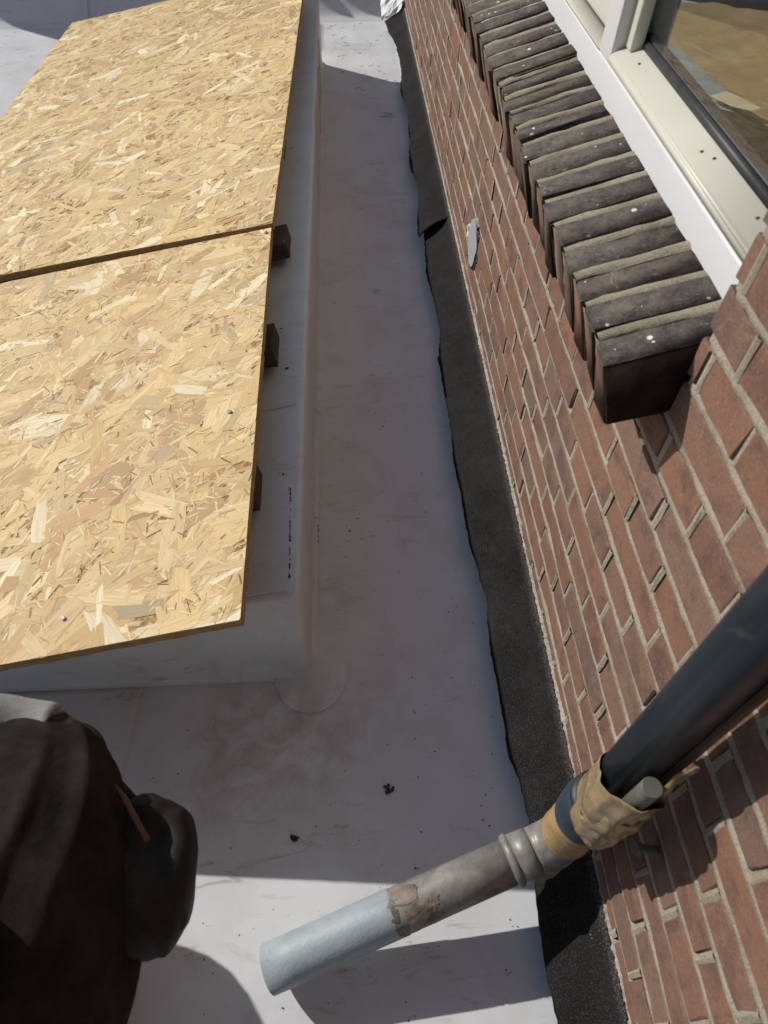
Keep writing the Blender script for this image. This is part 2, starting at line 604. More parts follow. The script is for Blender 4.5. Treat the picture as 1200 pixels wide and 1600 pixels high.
bm = bmesh.new()
lap = [(-0.815, 0.590), (-0.822, 0.50), (-0.832, 0.40), (-0.838, 0.20), (-0.845, -1.0), (-3.0, -1.0), (-3.0, 0.590)]
top = [bm.verts.new((x, y, roof_z(x, y) + 0.0032)) for x, y in lap]
bot = [bm.verts.new((x, y, -0.01)) for x, y in lap]
bm.faces.new(top)
for i in range(len(lap)):
    j = (i + 1) % len(lap)
    bm.faces.new((bot[i], bot[j], top[j], top[i]))
obj('membrane_lap', bm_mesh('membrane_lap', bm), MEM, roof)

# raised edge at the far end: membrane turned up over a slanting batten
prof = [(-0.045, -0.0035), (-0.030, 0.0022), (0.0, 0.006), (0.03, 0.016), (0.055, 0.032), (0.14, 0.098), (0.22, 0.16), (0.27, 0.20), (0.30, 0.215), (0.36, 0.215), (0.44, 0.21), (0.44, -0.02)]
vs, fs = [], []
nx_ = 60
for i in range(nx_ + 1):
    x = -7.0 + 6.995 * i / nx_
    yb = 4.585 + 0.118 * (x + 0.20)
    for (dy, z) in prof:
        vs.append((x, yb + dy, z + 0.002 * noise.noise(Vector((x * 3, dy * 9, 1)))))
n = len(prof)
for i in range(nx_):
    for j in range(n - 1):
        a = i * n + j
        fs.append((a, a + n, a + n + 1, a + 1))
par = obj('roof_upstand', mesh('roof_upstand', vs, fs, True), MEM)
tag(par, 'white membrane upstand turned up along the far edge of the roof', 'roof upstand')
# welded seams on the upstand
for (x, w) in ((-1.72, 0.012), (-1.05, 0.010)):
    yb = 4.585 + 0.118 * (x + 0.20)
    v = []
    for (dy, z) in prof[3:10]:
        v += [(x - w, yb + dy - 0.003, z + 0.004), (x + w, yb + dy - 0.003, z + 0.004)]
    f = [(2 * i, 2 * i + 1, 2 * i + 3, 2 * i + 2) for i in range(6)]
    obj('welded_seam', mesh('welded_seam', v, f), MEM, par)

# ------------------------------------------------------------------ brick wall
PITCH = 0.0615
Z0 = 0.0
TZ0 = 0.11 + 9.5 * PITCH          # height of bed joint t = 0
JOINT = 0.0115
WIN_Y0, WIN_Y1, WIN_Z1 = 0.5905, 4.75, 2.35
SILL_TOP_T = 3                    # bricks cut around the window opening
wall = thing('brick_wall', 'red brown brick wall with sandy mortar joints along the roof', 'brick wall')


def wall_sheet(y0, y1, z0, z1, x0=0.0045):
    bm = bmesh.new()
    box(bm, (x0, y0, z0), (0.10, y1, z1))
    return bm


bm = bmesh.new()
box(bm, (0.0045, -3.2, -3.38), (0.11, 5.6, 0.80))
box(bm, (0.0047, -3.2, 0.80), (0.11, WIN_Y0 - 0.006, 2.75))
box(bm, (0.0047, WIN_Y1 + 0.006, 0.80), (0.11, 5.6, 2.75))
box(bm, (0.0049, WIN_Y0 - 0.006, WIN_Z1), (0.11, WIN_Y1 + 0.006, 2.75))
obj('mortar_bed', bm_mesh('mortar_bed', bm), MORTAR, wall)
bm = bmesh.new()
box(bm, (0.002, -3.2, 2.87), (0.30, 5.6, 5.7))
obj('sky_block_storey', bm_mesh('sky_block_storey', bm), BRICK, wall)  # unseen upper wall, added to cut the sky light on the roof
bm = bmesh.new()
box(bm, (-0.45, -3.3, 5.70), (0.6, 5.7, 5.92))
obj('sky_block_eaves', bm_mesh('sky_block_eaves', bm), PLASTER, wall)  # unseen overhang, added to block more of the sky


def brick_data(L, H, D, seed, b=0.0022):
    rr = random.Random(seed)
    # local: x depth (front at 0, back at +D), y along, z up
    ring = []
    hy, hz = L / 2, H / 2
    pts = [(-hy, -hz), (-hy * 0.45, -hz), (hy * 0.4, -hz), (hy, -hz), (hy, hz), (hy * 0.5, hz), (-hy * 0.35, hz), (-hy, hz)]
    outer = [(y + rr.gauss(0, 0.0012), z + rr.gauss(0, 0.0010)) for y, z in pts]
    inner = []
    for (y, z) in outer:
        bb = b * rr.uniform(0.5, 1.5)
        inner.append((y - math.copysign(bb if abs(y) > hy * 0.9 else 0, y), z - math.copysign(bb, z)))
    vs = [(rr.gauss(0, 0.0006), y, z) for y, z in inner]
    vs += [(b * rr.uniform(0.7, 1.3), y, z) for y, z in outer]
    vs += [(D, y, z) for y, z in outer]
    n = len(pts)
    fs = [tuple(reversed(range(n)))]
    for k in range(2):
        for i in range(n):
            j = (i + 1) % n
            fs.append((k * n + i, k * n + j, (k + 1) * n + j, (k + 1) * n + i))
    return vs, fs


NV = 8
B_STR = [brick_data(0.2145, 0.0500, 0.03, 100 + i) for i in range(NV)]
B_HEAD = [brick_data(0.1015, 0.0500, 0.03, 200 + i) for i in range(NV)]


def proj(p):
    v = Rm.transposed() @ (Vector(p) - CAM)
    if v.z > -0.02:
        return None
    f = 23.99 / 36 * 1024
    return (384 - f * v.x / v.z, 512 + f * v.y / v.z)


def shown_area(y0, y1, z0, z1):
    pts = [proj((0, y, z)) for y, z in ((y0, z0), (y1, z0), (y1, z1), (y0, z1))]
    if any(p is None for p in pts):
        return 0
    pts = [(min(max(x, 0), 768), min(max(y, 0), 1024)) for x, y in pts]
    a = 0
    for i in range(4):
        x0, yy0 = pts[i]
        x1, yy1 = pts[(i + 1) % 4]
        a += x0 * yy1 - x1 * yy0
    return abs(a) / 2


STEP = 1.835 * PITCH
bricks = []
for t in range(-12, 26):
    z_top = TZ0 + t * PITCH
    zc = z_top - PITCH / 2
    if t % 2:                                  # header course
        y = (7.28 - 1.835 * 14 - 0.10 * (t + 1) / 2 * 0) * PITCH
        L = STEP
    else:
        ph = 8.24 if (t % 4 == 0) else 10.07
        y = (ph - 3.67 * 8) * PITCH
        L = 2 * STEP
    while y < 5.5:
        y0, y1 = y, y + L
        y += L
        if y1 < -1.5:
            continue
        parts = [(y0, y1)]
        if zc - PITCH / 2 > 0.66 and zc < WIN_Z1 + 0.02:
            lo = WIN_Y0 if zc > 0.76 else WIN_Y0 + 0.012
            hi = WIN_Y1
            if zc > 0.76:
                out = []
                if y0 < lo:
                    out.append((y0, min(y1, lo + JOINT / 2)))
                if y1 > hi:
                    out.append((max(y0, hi), y1))
                parts = [q for q in out if q[1] - q[0] > 0.03]
        for (a, b) in parts:
            bricks.append((shown_area(a, b, zc - 0.025, zc + 0.025), a, b, zc))
bricks.sort(reverse=True)
mcache = {}
rb = random.Random(5)


def brick_me(L, i):
    full = abs(L - (2 * STEP - JOINT)) < 0.004
    head = abs(L - (STEP - JOINT)) < 0.004
    key = ('s' if full else 'h' if head else round(L, 3), i)
    if key not in mcache:
        if full:
            v, f = B_STR[i]
        elif head:
            v, f = B_HEAD[i]
        else:
            v, f = brick_data(L, 0.05, 0.03, 300 + i)
        me = mesh('brick', v, f)
        me.materials.append(BRICK)
        mcache[key] = me
    return mcache[key]


sv, sf, sr = [], [], []
for idx, (ar, a, b, zc) in enumerate(bricks):
    L = b - a - JOINT
    yc = (a + b) / 2 + rb.gauss(0, 0.0012)
    zz = zc + rb.gauss(0, 0.0008)
    xo = rb.gauss(0.0, 0.0011) - 0.0005
    i = rb.randrange(NV)
    if idx < 300 and ar > 4:
        o = bpy.data.objects.new('brick', brick_me(L, i))
        link(o, wall)
        o.location = (xo, yc, zz)
        o.rotation_euler = (rb.gauss(0, 0.005), rb.gauss(0, 0.008), rb.gauss(0, 0.008) + (0))
    else:
        full = abs(L - (2 * STEP - JOINT)) < 0.004
        head = abs(L - (STEP - JOINT)) < 0.004
        v, f = B_STR[i] if full else B_HEAD[i] if head else brick_data(L, 0.05, 0.03, 300 + i)
        n0 = len(sv)
        sv += [(x + xo, y + yc, z + zz) for x, y, z in v]
        sf += [tuple(q + n0 for q in fc) for fc in f]
        rv = rb.random()
        sr += [rv] * len(v)
me = mesh('far_bricks', sv, sf)
at = me.attributes.new('rnd', 'FLOAT', 'POINT')
at.data.foreach_set('value', sr)
obj('far_bricks', me, BRICK, wall, kind='stuff')

# ragged mortar pointing standing almost flush in every bed joint
jv, jf = [], []
rj = random.Random(11)
for t in range(-9, 22):
    zj = TZ0 + t * PITCH
    y = -0.5
    yend = 4.9 if zj < 0.80 else WIN_Y0 - 0.012
    prev = None
    while y < yend:
        st = 0.008 if y < 1.6 else 0.016 if y < 2.6 else 0.04
        nz = 0.0022 * noise.noise(Vector((y * 14, t * 3.3, 2)))
        up = zj + 0.0060 + rj.gauss(0, 0.0011) + nz
        dn = zj - 0.0060 + rj.gauss(0, 0.0011) + nz * 0.6
        xf = 0.0000 + 0.0013 * noise.noise(Vector((y * 25, t, 5)))
        cur = len(jv)
        jv += [(0.006, y, up + 0.0016), (xf + 0.0008, y, up), (xf - 0.0002, y, (up + dn) / 2), (xf + 0.0008, y, dn), (0.006, y, dn - 0.0016)]
        if prev is not None:
            for k in range(4):
                jf.append((prev + k, prev + k + 1, cur + k + 1, cur + k))
        prev = cur
        y += st
obj('bed_joint_pointing', mesh('bed_joint_pointing', jv, jf, True), MORTAR, wall, kind='stuff')
# head joints: rough plugs of mortar, set back, with a crack along one side
hv, hf = [], []
for (ar, a, b, zc) in bricks:
    if ar < 6:
        continue
    y = a
    n0 = len(hv)
    w = JOINT / 2 - 0.0002
    xk = 0.0002 + rj.gauss(0, 0.0008)
    sk = rj.choice((-1, 1)) * (rj.uniform(0.0024, 0.0050) if rj.random() < 0.5 else 0.0006)
    hv += [(xk, y - w + sk, zc - 0.026), (xk - 0.0018, y + sk + rj.gauss(0, .001), zc - 0.026), (xk, y + w + sk, zc - 0.026),
           (xk + rj.gauss(0, .0008), y - w + sk + rj.gauss(0, .0008), zc), (xk - 0.0018, y + sk + rj.gauss(0, .001), zc), (xk, y + w + sk, zc),
           (xk, y - w + sk, zc + 0.026), (xk - 0.0018, y + sk, zc + 0.026), (xk, y + w + sk, zc + 0.026)]
    for r_ in (0, 3):
        for c_ in (0, 1):
            q = n0 + r_ + c_
            hf.append((q, q + 3, q + 4, q + 1))
obj('head_joint_pointing', mesh('head_joint_pointing', hv, hf), MORTAR, wall, kind='stuff')

# grey plug in the core hole, with broken edge
hole = thing('hole_cap', 'round grey cap plugging a rough hole low in the brick wall', 'hole cap', (0, 1.815, 0.262))
bm = bmesh.new()
ring = [bm.verts.new((-0.0075 + 0.0008 * math.sin(3 * a), 0.064 * math.cos(a) * (1 + .05 * math.sin(5 * a) + .04 * math.sin(9 * a + 1)), 0.066 * math.sin(a) * (1 + .03 * math.cos(4 * a)))) for a in [2 * PI * i / 40 for i in range(40)]]
bm.faces.new(ring)
ext = bmesh.ops.extrude_face_region(bm, geom=list(bm.faces))
for v in ext['geom']:
    if isinstance(v, bmesh.types.BMVert):
        v.co.x += 0.012
obj('cap', bm_mesh('cap', bm), GREYC, hole)


def lumps(name, spots, r0, r1, m, parent, seed=1, kind=None):
    rr = random.Random(seed)
    bm = bmesh.new()
    for s in spots:
        M = Matrix.Translation(Vector(s)) @ Matrix.Rotation(rr.uniform(0, 6), 4, 'X') @ Matrix.Diagonal((rr.uniform(.4, .9), rr.uniform(.7, 1.4), rr.uniform(.7, 1.3), 1))
        g = bmesh.ops.create_icosphere(bm, subdivisions=1, radius=rr.uniform(r0, r1), matrix=M)
        for v in g['verts']:
            v.co += Vector((rr.gauss(0, .15), rr.gauss(0, .15), rr.gauss(0, .15))) * r0
    return obj(name, bm_mesh(name, bm), m, parent, kind)


rr = random.Random(3)
lumps('dark_gap', [(0.000, 0.068 * math.cos(a) , 0.070 * math.sin(a)) for a in [2.1 + .22 * i for i in range(15)]], 0.006, 0.010, CRUMB, hole, 2)
lumps('foam_scrap', [(-0.004, 0.068 + rr.gauss(0, .005), -0.026 + .006 * i + rr.gauss(0, .004)) for i in range(7)], 0.007, 0.013, FOAM, hole, 4)
lumps('brick_rubble', [(-0.003, 0.060 + rr.gauss(0, .008), -0.066 + .006 * i) for i in range(8)], 0.006, 0.012, RUBBLE, hole, 5)

# ------------------------------------------------------------------ brick window sill
sill = thing('brick_window_sill', 'sloping dark sill of weathered bricks on edge below the window', 'window sill', (0, WIN_Y0, 0.83))
TILT = math.radians(17.5)
ct, st_ = math.cos(TILT), math.sin(TILT)


def sill_brick(seed, end=False):
    rr = random.Random(seed)
    bm = bmesh.new()
    box(bm, (0, -0.0255, -0.102), (0.20, 0.0255, 0))
    bmesh.ops.bevel(bm, geom=list(bm.edges), offset=0.0034, segments=2, affect='EDGES')
    for v in bm.verts:
        v.co += Vector((rr.gauss(0, 0.0011), rr.gauss(0, 0.0010), rr.gauss(0, 0.0009)))
        v.co.x += 0.0018 * noise.noise(v.co * 30 + Vector((seed, 0, 0)))
        v.co.z += 0.0014 * noise.noise(v.co * 22 + Vector((0, seed, 0)))
    for q in range(rr.choice((1, 2, 2, 3))):
        cpt = Vector((rr.choice((0.0, 0.0, rr.uniform(.02, .15))), rr.choice((-.0255, .0255)), rr.choice((0, 0, -.102))))
        for v in bm.verts:
            if (v.co - cpt).length < 0.016:
                v.co += (Vector((0.05, 0, -0.05)) - v.co).normalized() * rr.uniform(.001, .005)
    bm.transform(Matrix.Rotation(-TILT, 4, 'Y'))
    me = bm_mesh('sill_brick', bm)
    me.materials.append(SILL_T)
    me.materials.append(SILL_F)
    me.materials.append(SHADED_END)
    for p in me.polygons:
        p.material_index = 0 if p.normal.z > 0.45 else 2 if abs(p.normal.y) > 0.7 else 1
        p.use_smooth = True
    return me


SB = [sill_brick(50 + i) for i in range(12)]
y = WIN_Y0 + 0.0255 + 0.001
i = 0
rs = random.Random(21)
sill_ys = []
while y < WIN_Y1 - 0.02:
    o = bpy.data.objects.new('brick', SB[rs.randrange(12)])
    link(o, sill)
    o.location = local(sill, (-0.098 + rs.gauss(0, 0.0022), y + rs.gauss(0, 0.0012), 0.8305 + rs.gauss(0, 0.0016)))
    o.rotation_euler = (rs.gauss(0, 0.008), rs.gauss(0, 0.008), rs.gauss(0, 0.010))
    sill_ys.append(y)
    y += 0.0618
# mortar between them
mv, mf = [], []
for y in sill_ys[:-1]:
    yj = y + 0.0309
    n0 = len(mv)
    for s_ in range(9):
        u = 0.006 + 0.19 * s_ / 8
        for (w, h) in ((-0.0088, -0.0030), (-0.0062, -0.0004), (0.0, 0.0004), (0.0062, -0.0006), (0.0088, -0.0036)):
            hh = h - 0.0015 * (s_ == 0) + rs.gauss(0, 0.0007)
            x = -0.098 + u * ct - hh * st_
            z = 0.8305 + u * st_ + hh * ct
            mv.append(local(sill, (x, yj + w + rs.gauss(0, .0008), z)))
    for s_ in range(8):
        for k in range(4):
            a = n0 + s_ * 5 + k
            mf.append((a, a + 5, a + 6, a + 1))
    n1 = len(mv)          # front of the joint
    for s_ in range(5):
        h = -0.004 - 0.094 * s_ / 4
        for w in (-0.008, 0.0, 0.008):
            u = 0.0035 + 0.002 * (w != 0) + rs.gauss(0, .0008)
            mv.append(local(sill, (-0.098 + u * ct - h * st_, yj + w, 0.8305 + u * st_ + h * ct)))
    for s_ in range(4):
        for k in range(2):
            a = n1 + s_ * 3 + k
            mf.append((a, a + 1, a + 4, a + 3))
obj('mortar_joint', mesh('mortar_joint', mv, mf, True), MORT_SILL, sill, kind='stuff')

# ------------------------------------------------------------------ window
win = thing('window', 'cream and white painted window with glass pane above the brick sill', 'window', (0.06, 2.0, 0.87))
wx = win.location


def wpart(name, lo, hi, m, b=0.003, parent=win):
    me = bevel_box(name, local(win, lo), local(win, hi), b, 2)
    return obj(name, me, m, parent)


XF = 0.045
Y0, Y1 = WIN_Y0 - 0.02, WIN_Y1 + 0.02
wpart('bottom_frame', (XF, Y0, 0.80), (0.135, Y1, 0.9205), WHITE, 0.004)
wpart('top_frame', (XF, Y0, 2.30), (0.135, Y1, 2.42), WHITE)
MUL = 1.225
M2 = 3.05


def wedge(name, ya, yb, pts, m, b=0.003, parent=win):
    """profile in xz, extruded along y"""
    bm = bmesh.new()
    A = [bm.verts.new(local(win, (x, ya, z))) for x, z in pts]
    B = [bm.verts.new(local(win, (x, yb, z))) for x, z in pts]
    n = len(pts)
    bm.faces.new(A)
    bm.faces.new(list(reversed(B)))
    for i in range(n):
        j = (i + 1) % n
        bm.faces.new((A[i], B[i], B[j], A[j]))
    if b:
        bmesh.ops.bevel(bm, geom=list(bm.edges), offset=b, segments=3, affect='EDGES')
    me = bm_mesh(name, bm)
    for p in me.polygons:
        p.use_smooth = True
    return obj(name, me, m, parent)


# glazing ledge of the near pane, with a rounded nose
led = wedge('glazing_ledge', Y0, MUL - 0.001, [(0.0435, 0.9225), (0.0435, 0.9335), (0.0485, 0.9375), (0.083, 0.9545), (0.11, 0.962), (0.11, 0.9225)], CREAM, 0.002)
dv = []
bm = bmesh.new()
for (y, x) in ((1.15, 0.066), (0.865, 0.064), (0.84, 0.070), (0.70, 0.069), (0.66, 0.062)):
    z = 0.9375 + (x - 0.0485) * 0.493 + 0.0006
    bmesh.ops.create_circle(bm, cap_ends=True, segments=10, radius=0.0022, matrix=Matrix.Translation(local(win, (x, y, z + .0006))) @ Matrix.Rotation(-0.46, 4, 'Y'))
obj('screw_hole', bm_mesh('screw_hole', bm, recalc=False), CRUMB, led)
# mullion, with the bead that holds the pane
wpart('mullion', (XF + 0.001, MUL, 0.9212), (0.135, MUL + 0.062, 2.30), WHITE, 0.003)
bead = wpart('glazing_bead', (0.064, MUL - 0.030, 0.9465), (0.0845, MUL - 0.0005, 2.30), CREAM, 0.004)
bm = bmesh.new()
for z in (1.03, 1.35, 1.7):
    bmesh.ops.create_circle(bm, cap_ends=True, segments=10, radius=0.0028, matrix=Matrix.Translation(local(win, (0.0745, MUL - 0.0306, z))) @ Matrix.Rotation(PI / 2, 4, 'X'))
obj('screw_hole', bm_mesh('screw_hole', bm, recalc=False), CRUMB, bead)
wpart('side_frame', (XF + 0.001, Y0, 0.925), (0.135, WIN_Y0 + 0.022, 2.30), WHITE)
wpart('mullion', (XF + 0.001, M2, 0.9212), (0.135, M2 + 0.067, 2.30), WHITE)
wpart('side_frame', (XF + 0.001, WIN_Y1 - 0.03, 0.9212), (0.135, Y1, 2.30), WHITE)
wedge('gasket', WIN_Y0 + 0.02, MUL - 0.0015, [(0.0815, 0.953), (0.0815, 0.959), (0.0855, 0.9645), (0.0895, 0.9645), (0.0895, 0.953)], GASKET, 0.0006)
wpart('gasket', (0.0845, MUL - 0.016, 0.958), (0.0895, MUL - 0.0006, 2.299), GASKET, 0.0006)
gp = [(0.0885, WIN_Y0 + 0.015, 0.955), (0.0885, MUL - 0.001, 0.955), (0.0885, MUL - 0.001, 2.305), (0.0885, WIN_Y0 + 0.015, 2.305)]
obj('glass_pane', mesh('glass_pane', [local(win, p) for p in gp], [(0, 3, 2, 1)]), GLASS, win)
wpart('inner_spacer', (0.0905, WIN_Y0 + 0.02, 0.955), (0.108, MUL - 0.001, 0.966), m_plain('dark_spacer', (0.06, 0.06, 0.065), (0.09, 0.09, 0.10), 0.4), 0.001)
# panelled part beyond the mullion: dirty ledge, bottom rail, boards
wedge('lower_ledge', MUL + 0.063, M2 - 0.001, [(0.0452, 0.9210), (0.0452, 0.9235), (0.095, 0.9305), (0.095, 0.9210)], CREAM_D, 0)
wpart('bottom_rail', (0.0755, MUL + 0.063, 0.9285), (0.12, M2 - 0.001, 0.972), CREAM, 0.004)
wpart('panel_stile', (0.0765, MUL + 0.063, 0.971), (0.119, MUL + 0.083, 2.29), CREAM, 0.004)
y = MUL + 0.083
while y < M2 - 0.01:
    y2 = min(y + 0.088, M2 - 0.002)
    wpart('panel_board', (0.105 + random.gauss(0, .0004), y + 0.0015, 0.968), (0.118, y2 - 0.0015, 2.29), CREAM, 0.003)
    y = y2
gp = [(0.0885, M2 + 0.066, 0.92), (0.0885, WIN_Y1 - 0.029, 0.92), (0.0885, WIN_Y1 - 0.029, 2.305), (0.0885, M2 + 0.066, 2.305)]
obj('glass_pane', mesh('glass_pane', [local(win, p) for p in gp], [(0, 3, 2, 1)]), GLASS, win)

# room behind the glass
bm = bmesh.new()
box(bm, (0.112, -1.6, 0.20), (4.2, 6.4, 0.296))
box(bm, (4.2, -1.6, 0.20), (4.3, 6.4, 2.75))
box(bm, (0.112, -1.7, 0.20), (4.3, -1.6, 2.75))
box(bm, (0.112, 6.4, 0.20), (4.3, 6.5, 2.75))
box(bm, (-0.3, -1.7, 2.751), (4.3, 6.5, 2.86))
obj('room', bm_mesh('room', bm), PLASTER, kind='structure')
bm = bmesh.new()
box(bm, (0.1102, -1.6, -3.38), (0.1118, 5.6, 0.80))
obj('room_lining', bm_mesh('room_lining', bm), PLASTER, kind='structure')


def sheet(name, x0, x1, y0, y1, z, amp, nx, ny, m, label, cat, seed=0, rotz=0.0):
    vs = []
    for j in range(ny + 1):
        for i in range(nx + 1):
            x = x0 + (x1 - x0) * i / nx
            y = y0 + (y1 - y0) * j / ny
            w = abs(noise.noise(Vector((x * 2.2 + seed, y * 7.0, seed)))) ** 0.7 * amp + amp * 0.4 * abs(noise.noise(Vector((x * 9, y * 16, seed + 5))))
            vs.append((x, y, z + w))
    fs = []
    for j in range(ny):
        for i in range(nx):
            a = j * (nx + 1) + i
            fs.append((a, a + 1, a + nx + 2, a + nx + 1))
    o = obj(name, mesh(name, vs, fs, True), m)
    if rotz:
        c = Vector(((x0 + x1) / 2, (y0 + y1) / 2, 0))
        o.matrix_world = Matrix.Translation(c) @ Matrix.Rotation(rotz, 4, 'Z') @ Matrix.Translation(-c)
    tag(o, label, cat)
    return o


sheet('floor_paper', 0.96, 3.2, 1.4, 3.85, 0.300, 0.022, 70, 90, PAPER, 'creased brown protective paper on the room floor behind the glass', 'floor paper', 3)
sheet('blue_sheet', 0.80, 1.06, 2.35, 3.35, 0.325, 0.012, 16, 40, BLUESH, 'pale blue sheet lying along the edge of the brown paper', 'plastic sheet', 8, 0.1)
sheet('paper_scrap', 1.00, 1.09, 2.52, 2.68, 0.345, 0.004, 4, 6, FOAM, 'small cream scrap of paper on the blue sheet indoors', 'paper scrap', 2, 0.5)

# ------------------------------------------------------------------ kerb of the rooflight, wrapped in membrane
ZS = 0.206 / 0.9785


def ztop(x, y):
    return 0.313 + ZS * (x + 0.478) - 0.010 * (y - 0.6)


kerb = thing('rooflight_kerb', 'raised membrane wrapped kerb under the boards with a sloping top', 'roof kerb', (-1.1, 2.15, 0))


def xr(y):     # right face of the kerb
    return -0.476 + 0.0075 * (y - 0.6) + 0.0035 * noise.noise(Vector((0, y * 2.2, 4))) * 1.0


KX0, KY0, KY1 = -1.55, 0.612, 3.93


def kerb_loop(inset, r=0.018):
    pts = []
    for i in range(49):                       # right side, near -> far
        y = KY0 + inset + r + (KY1 - KY0 - 2 * inset - 2 * r) * i / 48
        pts.append((xr(y) - inset, y))
    cx, cy = xr(KY1) - inset - r, KY1 - inset - r
    for i in range(1, 5):
        a = i * PI / 10
        pts.append((cx + r * math.cos(a), cy + r * math.sin(a)))
    for i in range(16):
        x = cx + (KX0 + inset - cx) * i / 15
        pts.append((x, KY1 - inset))
    for i in range(1, 9):
        pts.append((KX0 + inset, KY1 - inset + (KY0 - KY1 + 2 * inset) * i / 9))
    cx2 = xr(KY0) - inset - r
    for i in range(17):
        x = KX0 + inset + (cx2 - KX0 - inset) * i / 16
        pts.append((x, KY0 + inset))
    for i in range(1, 5):
        a = -PI / 2 + i * PI / 10
        pts.append((cx2 + r * math.cos(a), KY0 + inset + r + r * math.sin(a)))
    return pts


lv = [(-0.0125, 'a', 0.0018), (-0.0080, 'a', 0.0032), (-0.0045, 'a', 0.0065), (-0.0015, 'a', 0.014), (0.000, 'a', 0.030), (0.001, 'f', 0.30), (0.002, 'f', 0.6), (0.002, 'f', 0.85),
      (0.002, 't', -0.013), (0.0035, 't', -0.006), (0.007, 't', -0.0015), (0.015, 't', 0.0), (0.06, 't', 0.0), (0.14, 't', 0.0)]
vs, fs = [], []
for li, (ins, mode, h) in enumerate(lv):
    for (x, y) in kerb_loop(ins):
        zt = ztop(x, y)
        if mode == 'a':
            z = h if y < 4 else h
            z = min(z, zt * 0.5) + 0.0006
        elif mode == 'f':
            z = 0.04 + (zt - 0.05) * h if zt > 0.06 else zt * h
        else:
            z = zt + h
        wob = 0.0022 * noise.noise(Vector((x * 3, y * 3.3, z * 5)))
        vs.append(local(kerb, (x + wob, y + wob * 0.6, z + (0.0025 * noise.noise(Vector((x * 4, y * 4, 7))) if mode == 't' else 0))))
n = len(kerb_loop(0))
for l in range(len(lv) - 1):
    for i in range(n):
        j = (i + 1) % n
        fs.append((l * n + i, l * n + j, (l + 1) * n + j, (l + 1) * n + i))
fs.append(tuple((len(lv) - 1) * n + i for i in range(n)))
obj('kerb_body', mesh('kerb_body', vs, fs, True), MEM, kerb)


def patch_plate(name, outline, zf, th, parent, m=MEM):
    bm = bmesh.new()
    top = [bm.verts.new(local(parent, (x, y, zf(x, y) + th))) for x, y in outline]
    bot = [bm.verts.new(local(parent, (x, y, zf(x, y) - 0.003))) for x, y in outline]
    bm.faces.new(top)
    n = len(outline)
    for i in range(n):
        j = (i + 1) % n
        bm.faces.new((bot[i], bot[j], top[j], top[i]))
    return obj(name, bm_mesh(name, bm), m, parent)


# corner patch on the sloping top: rounded sheet with an edge standing up a little
ol = [(-0.80, 0.628), (-0.502, 0.630), (-0.498, 0.66)] + [(-0.4975 - 0.004 * i / 6, 0.66 + 0.19 * i / 6) for i in range(7)] + [(-0.515, 0.885), (-0.54, 0.90), (-0.62, 0.905), (-0.80, 0.905)]
patch_plate('corner_patch', ol, ztop, 0.0042, kerb)
ol = [(-0.474 + 0.076 * math.cos(a) * (1 + .05 * math.sin(3 * a)), 0.604 + 0.074 * math.sin(a)) for a in [2 * PI * i / 48 for i in range(48)]]
patch_plate('round_patch', ol, lambda x, y: roof_z(x, y) + 0.0018, 0.0030, kerb)
# overlaps of the membrane strips on the kerb and roof
ol = [(-0.80, 1.085), (-0.496, 1.10), (-0.495, 1.104), (-0.80, 1.092)]
patch_plate('strip_overlap', ol, ztop, 0.003, kerb)
for (y0, y1) in ((3.36, 3.372), (3.06, 3.066)):
    bm = bmesh.new()
    box(bm, local(kerb, (xr(y0) - 0.03, y0, 0.03)), local(kerb, (xr(y0) + 0.004, y1, ztop(xr(y0), y0) - 0.012)))
    obj('strip_overlap', bm_mesh('strip_overlap', bm), MEM, kerb)

# ------------------------------------------------------------------ planks lying on the kerb, carrying the boards
PL_T = 0.045
LIFT = 0.021


def plank(yc, w, x_end, label, dx=0.9, tiny=False):
    c = Vector((x_end, yc, ztop(x_end, yc) + LIFT))
    me = bevel_box('support_plank', (-dx, -w / 2, 0.001), (0, w / 2, PL_T - 0.001), 0.004, 2, 0.0006, Matrix.Rotation(-math.atan(ZS), 4, 'Y'))
    o = obj('support_plank', me, PLANK)
    o.location = c
    o.rotation_euler = (0, 0, 0.004)
    tag(o, label, 'plank', 'dark planks between the kerb and the boards')
    return o


plank(1.700, 0.100, -0.522, 'dark timber plank end poking out under the joint between the two boards')
plank(1.265, 0.105, -0.537, 'dark timber plank end poking out halfway along the near board')
plank(0.845, 0.090, -0.553, 'dark timber plank end barely showing near the round corner patch')
plank(2.30, 0.12, -0.556, 'dark timber plank end just beyond the joint under the far board')
plank(2.95, 0.12, -0.553, 'dark timber plank end under the middle of the far board')
plank(3.50, 0.12, -0.545, 'dark timber plank end under the far end of the far board')

me = bevel_box('long_batten', (-0.035, 0.0, 0.001), (0.035, 3.05, LIFT - 0.001), 0.002, 1, 0.0, Matrix.Rotation(-math.atan(ZS), 4, 'Y') @ Matrix.Rotation(0.010, 4, 'X').inverted())
o = obj('long_batten', me, PLANK)
o.location = (-0.665, 0.70, ztop(-0.665, 0.70))
tag(o, 'long dark batten lying along the kerb beneath the cross planks', 'batten')

# ------------------------------------------------------------------ strand boards
AX = Vector((0.9785, 0.0087, 0.206)).normalized()
AY0 = Vector((0.0147, 1.0, -0.0100))
AN = AX.cross(AY0).normalized()
AY = AN.cross(AX).normalized()
PAL = [((0.714, 0.532, 0.270), 6), ((0.745, 0.566, 0.297), 6), ((0.653, 0.473, 0.234), 4), ((0.806, 0.640, 0.369), 4), ((0.877, 0.739, 0.468), 1.6), ((0.571, 0.414, 0.225), 2.2),
       ((0.673, 0.522, 0.297), 4), ((0.612, 0.404, 0.225), 1.8), ((0.490, 0.414, 0.270), 0.7), ((0.479, 0.315, 0.162), 1.2), ((0.734, 0.542, 0.315), 3)]
PW = [w for _, w in PAL]
PC = [c for c, _ in PAL]


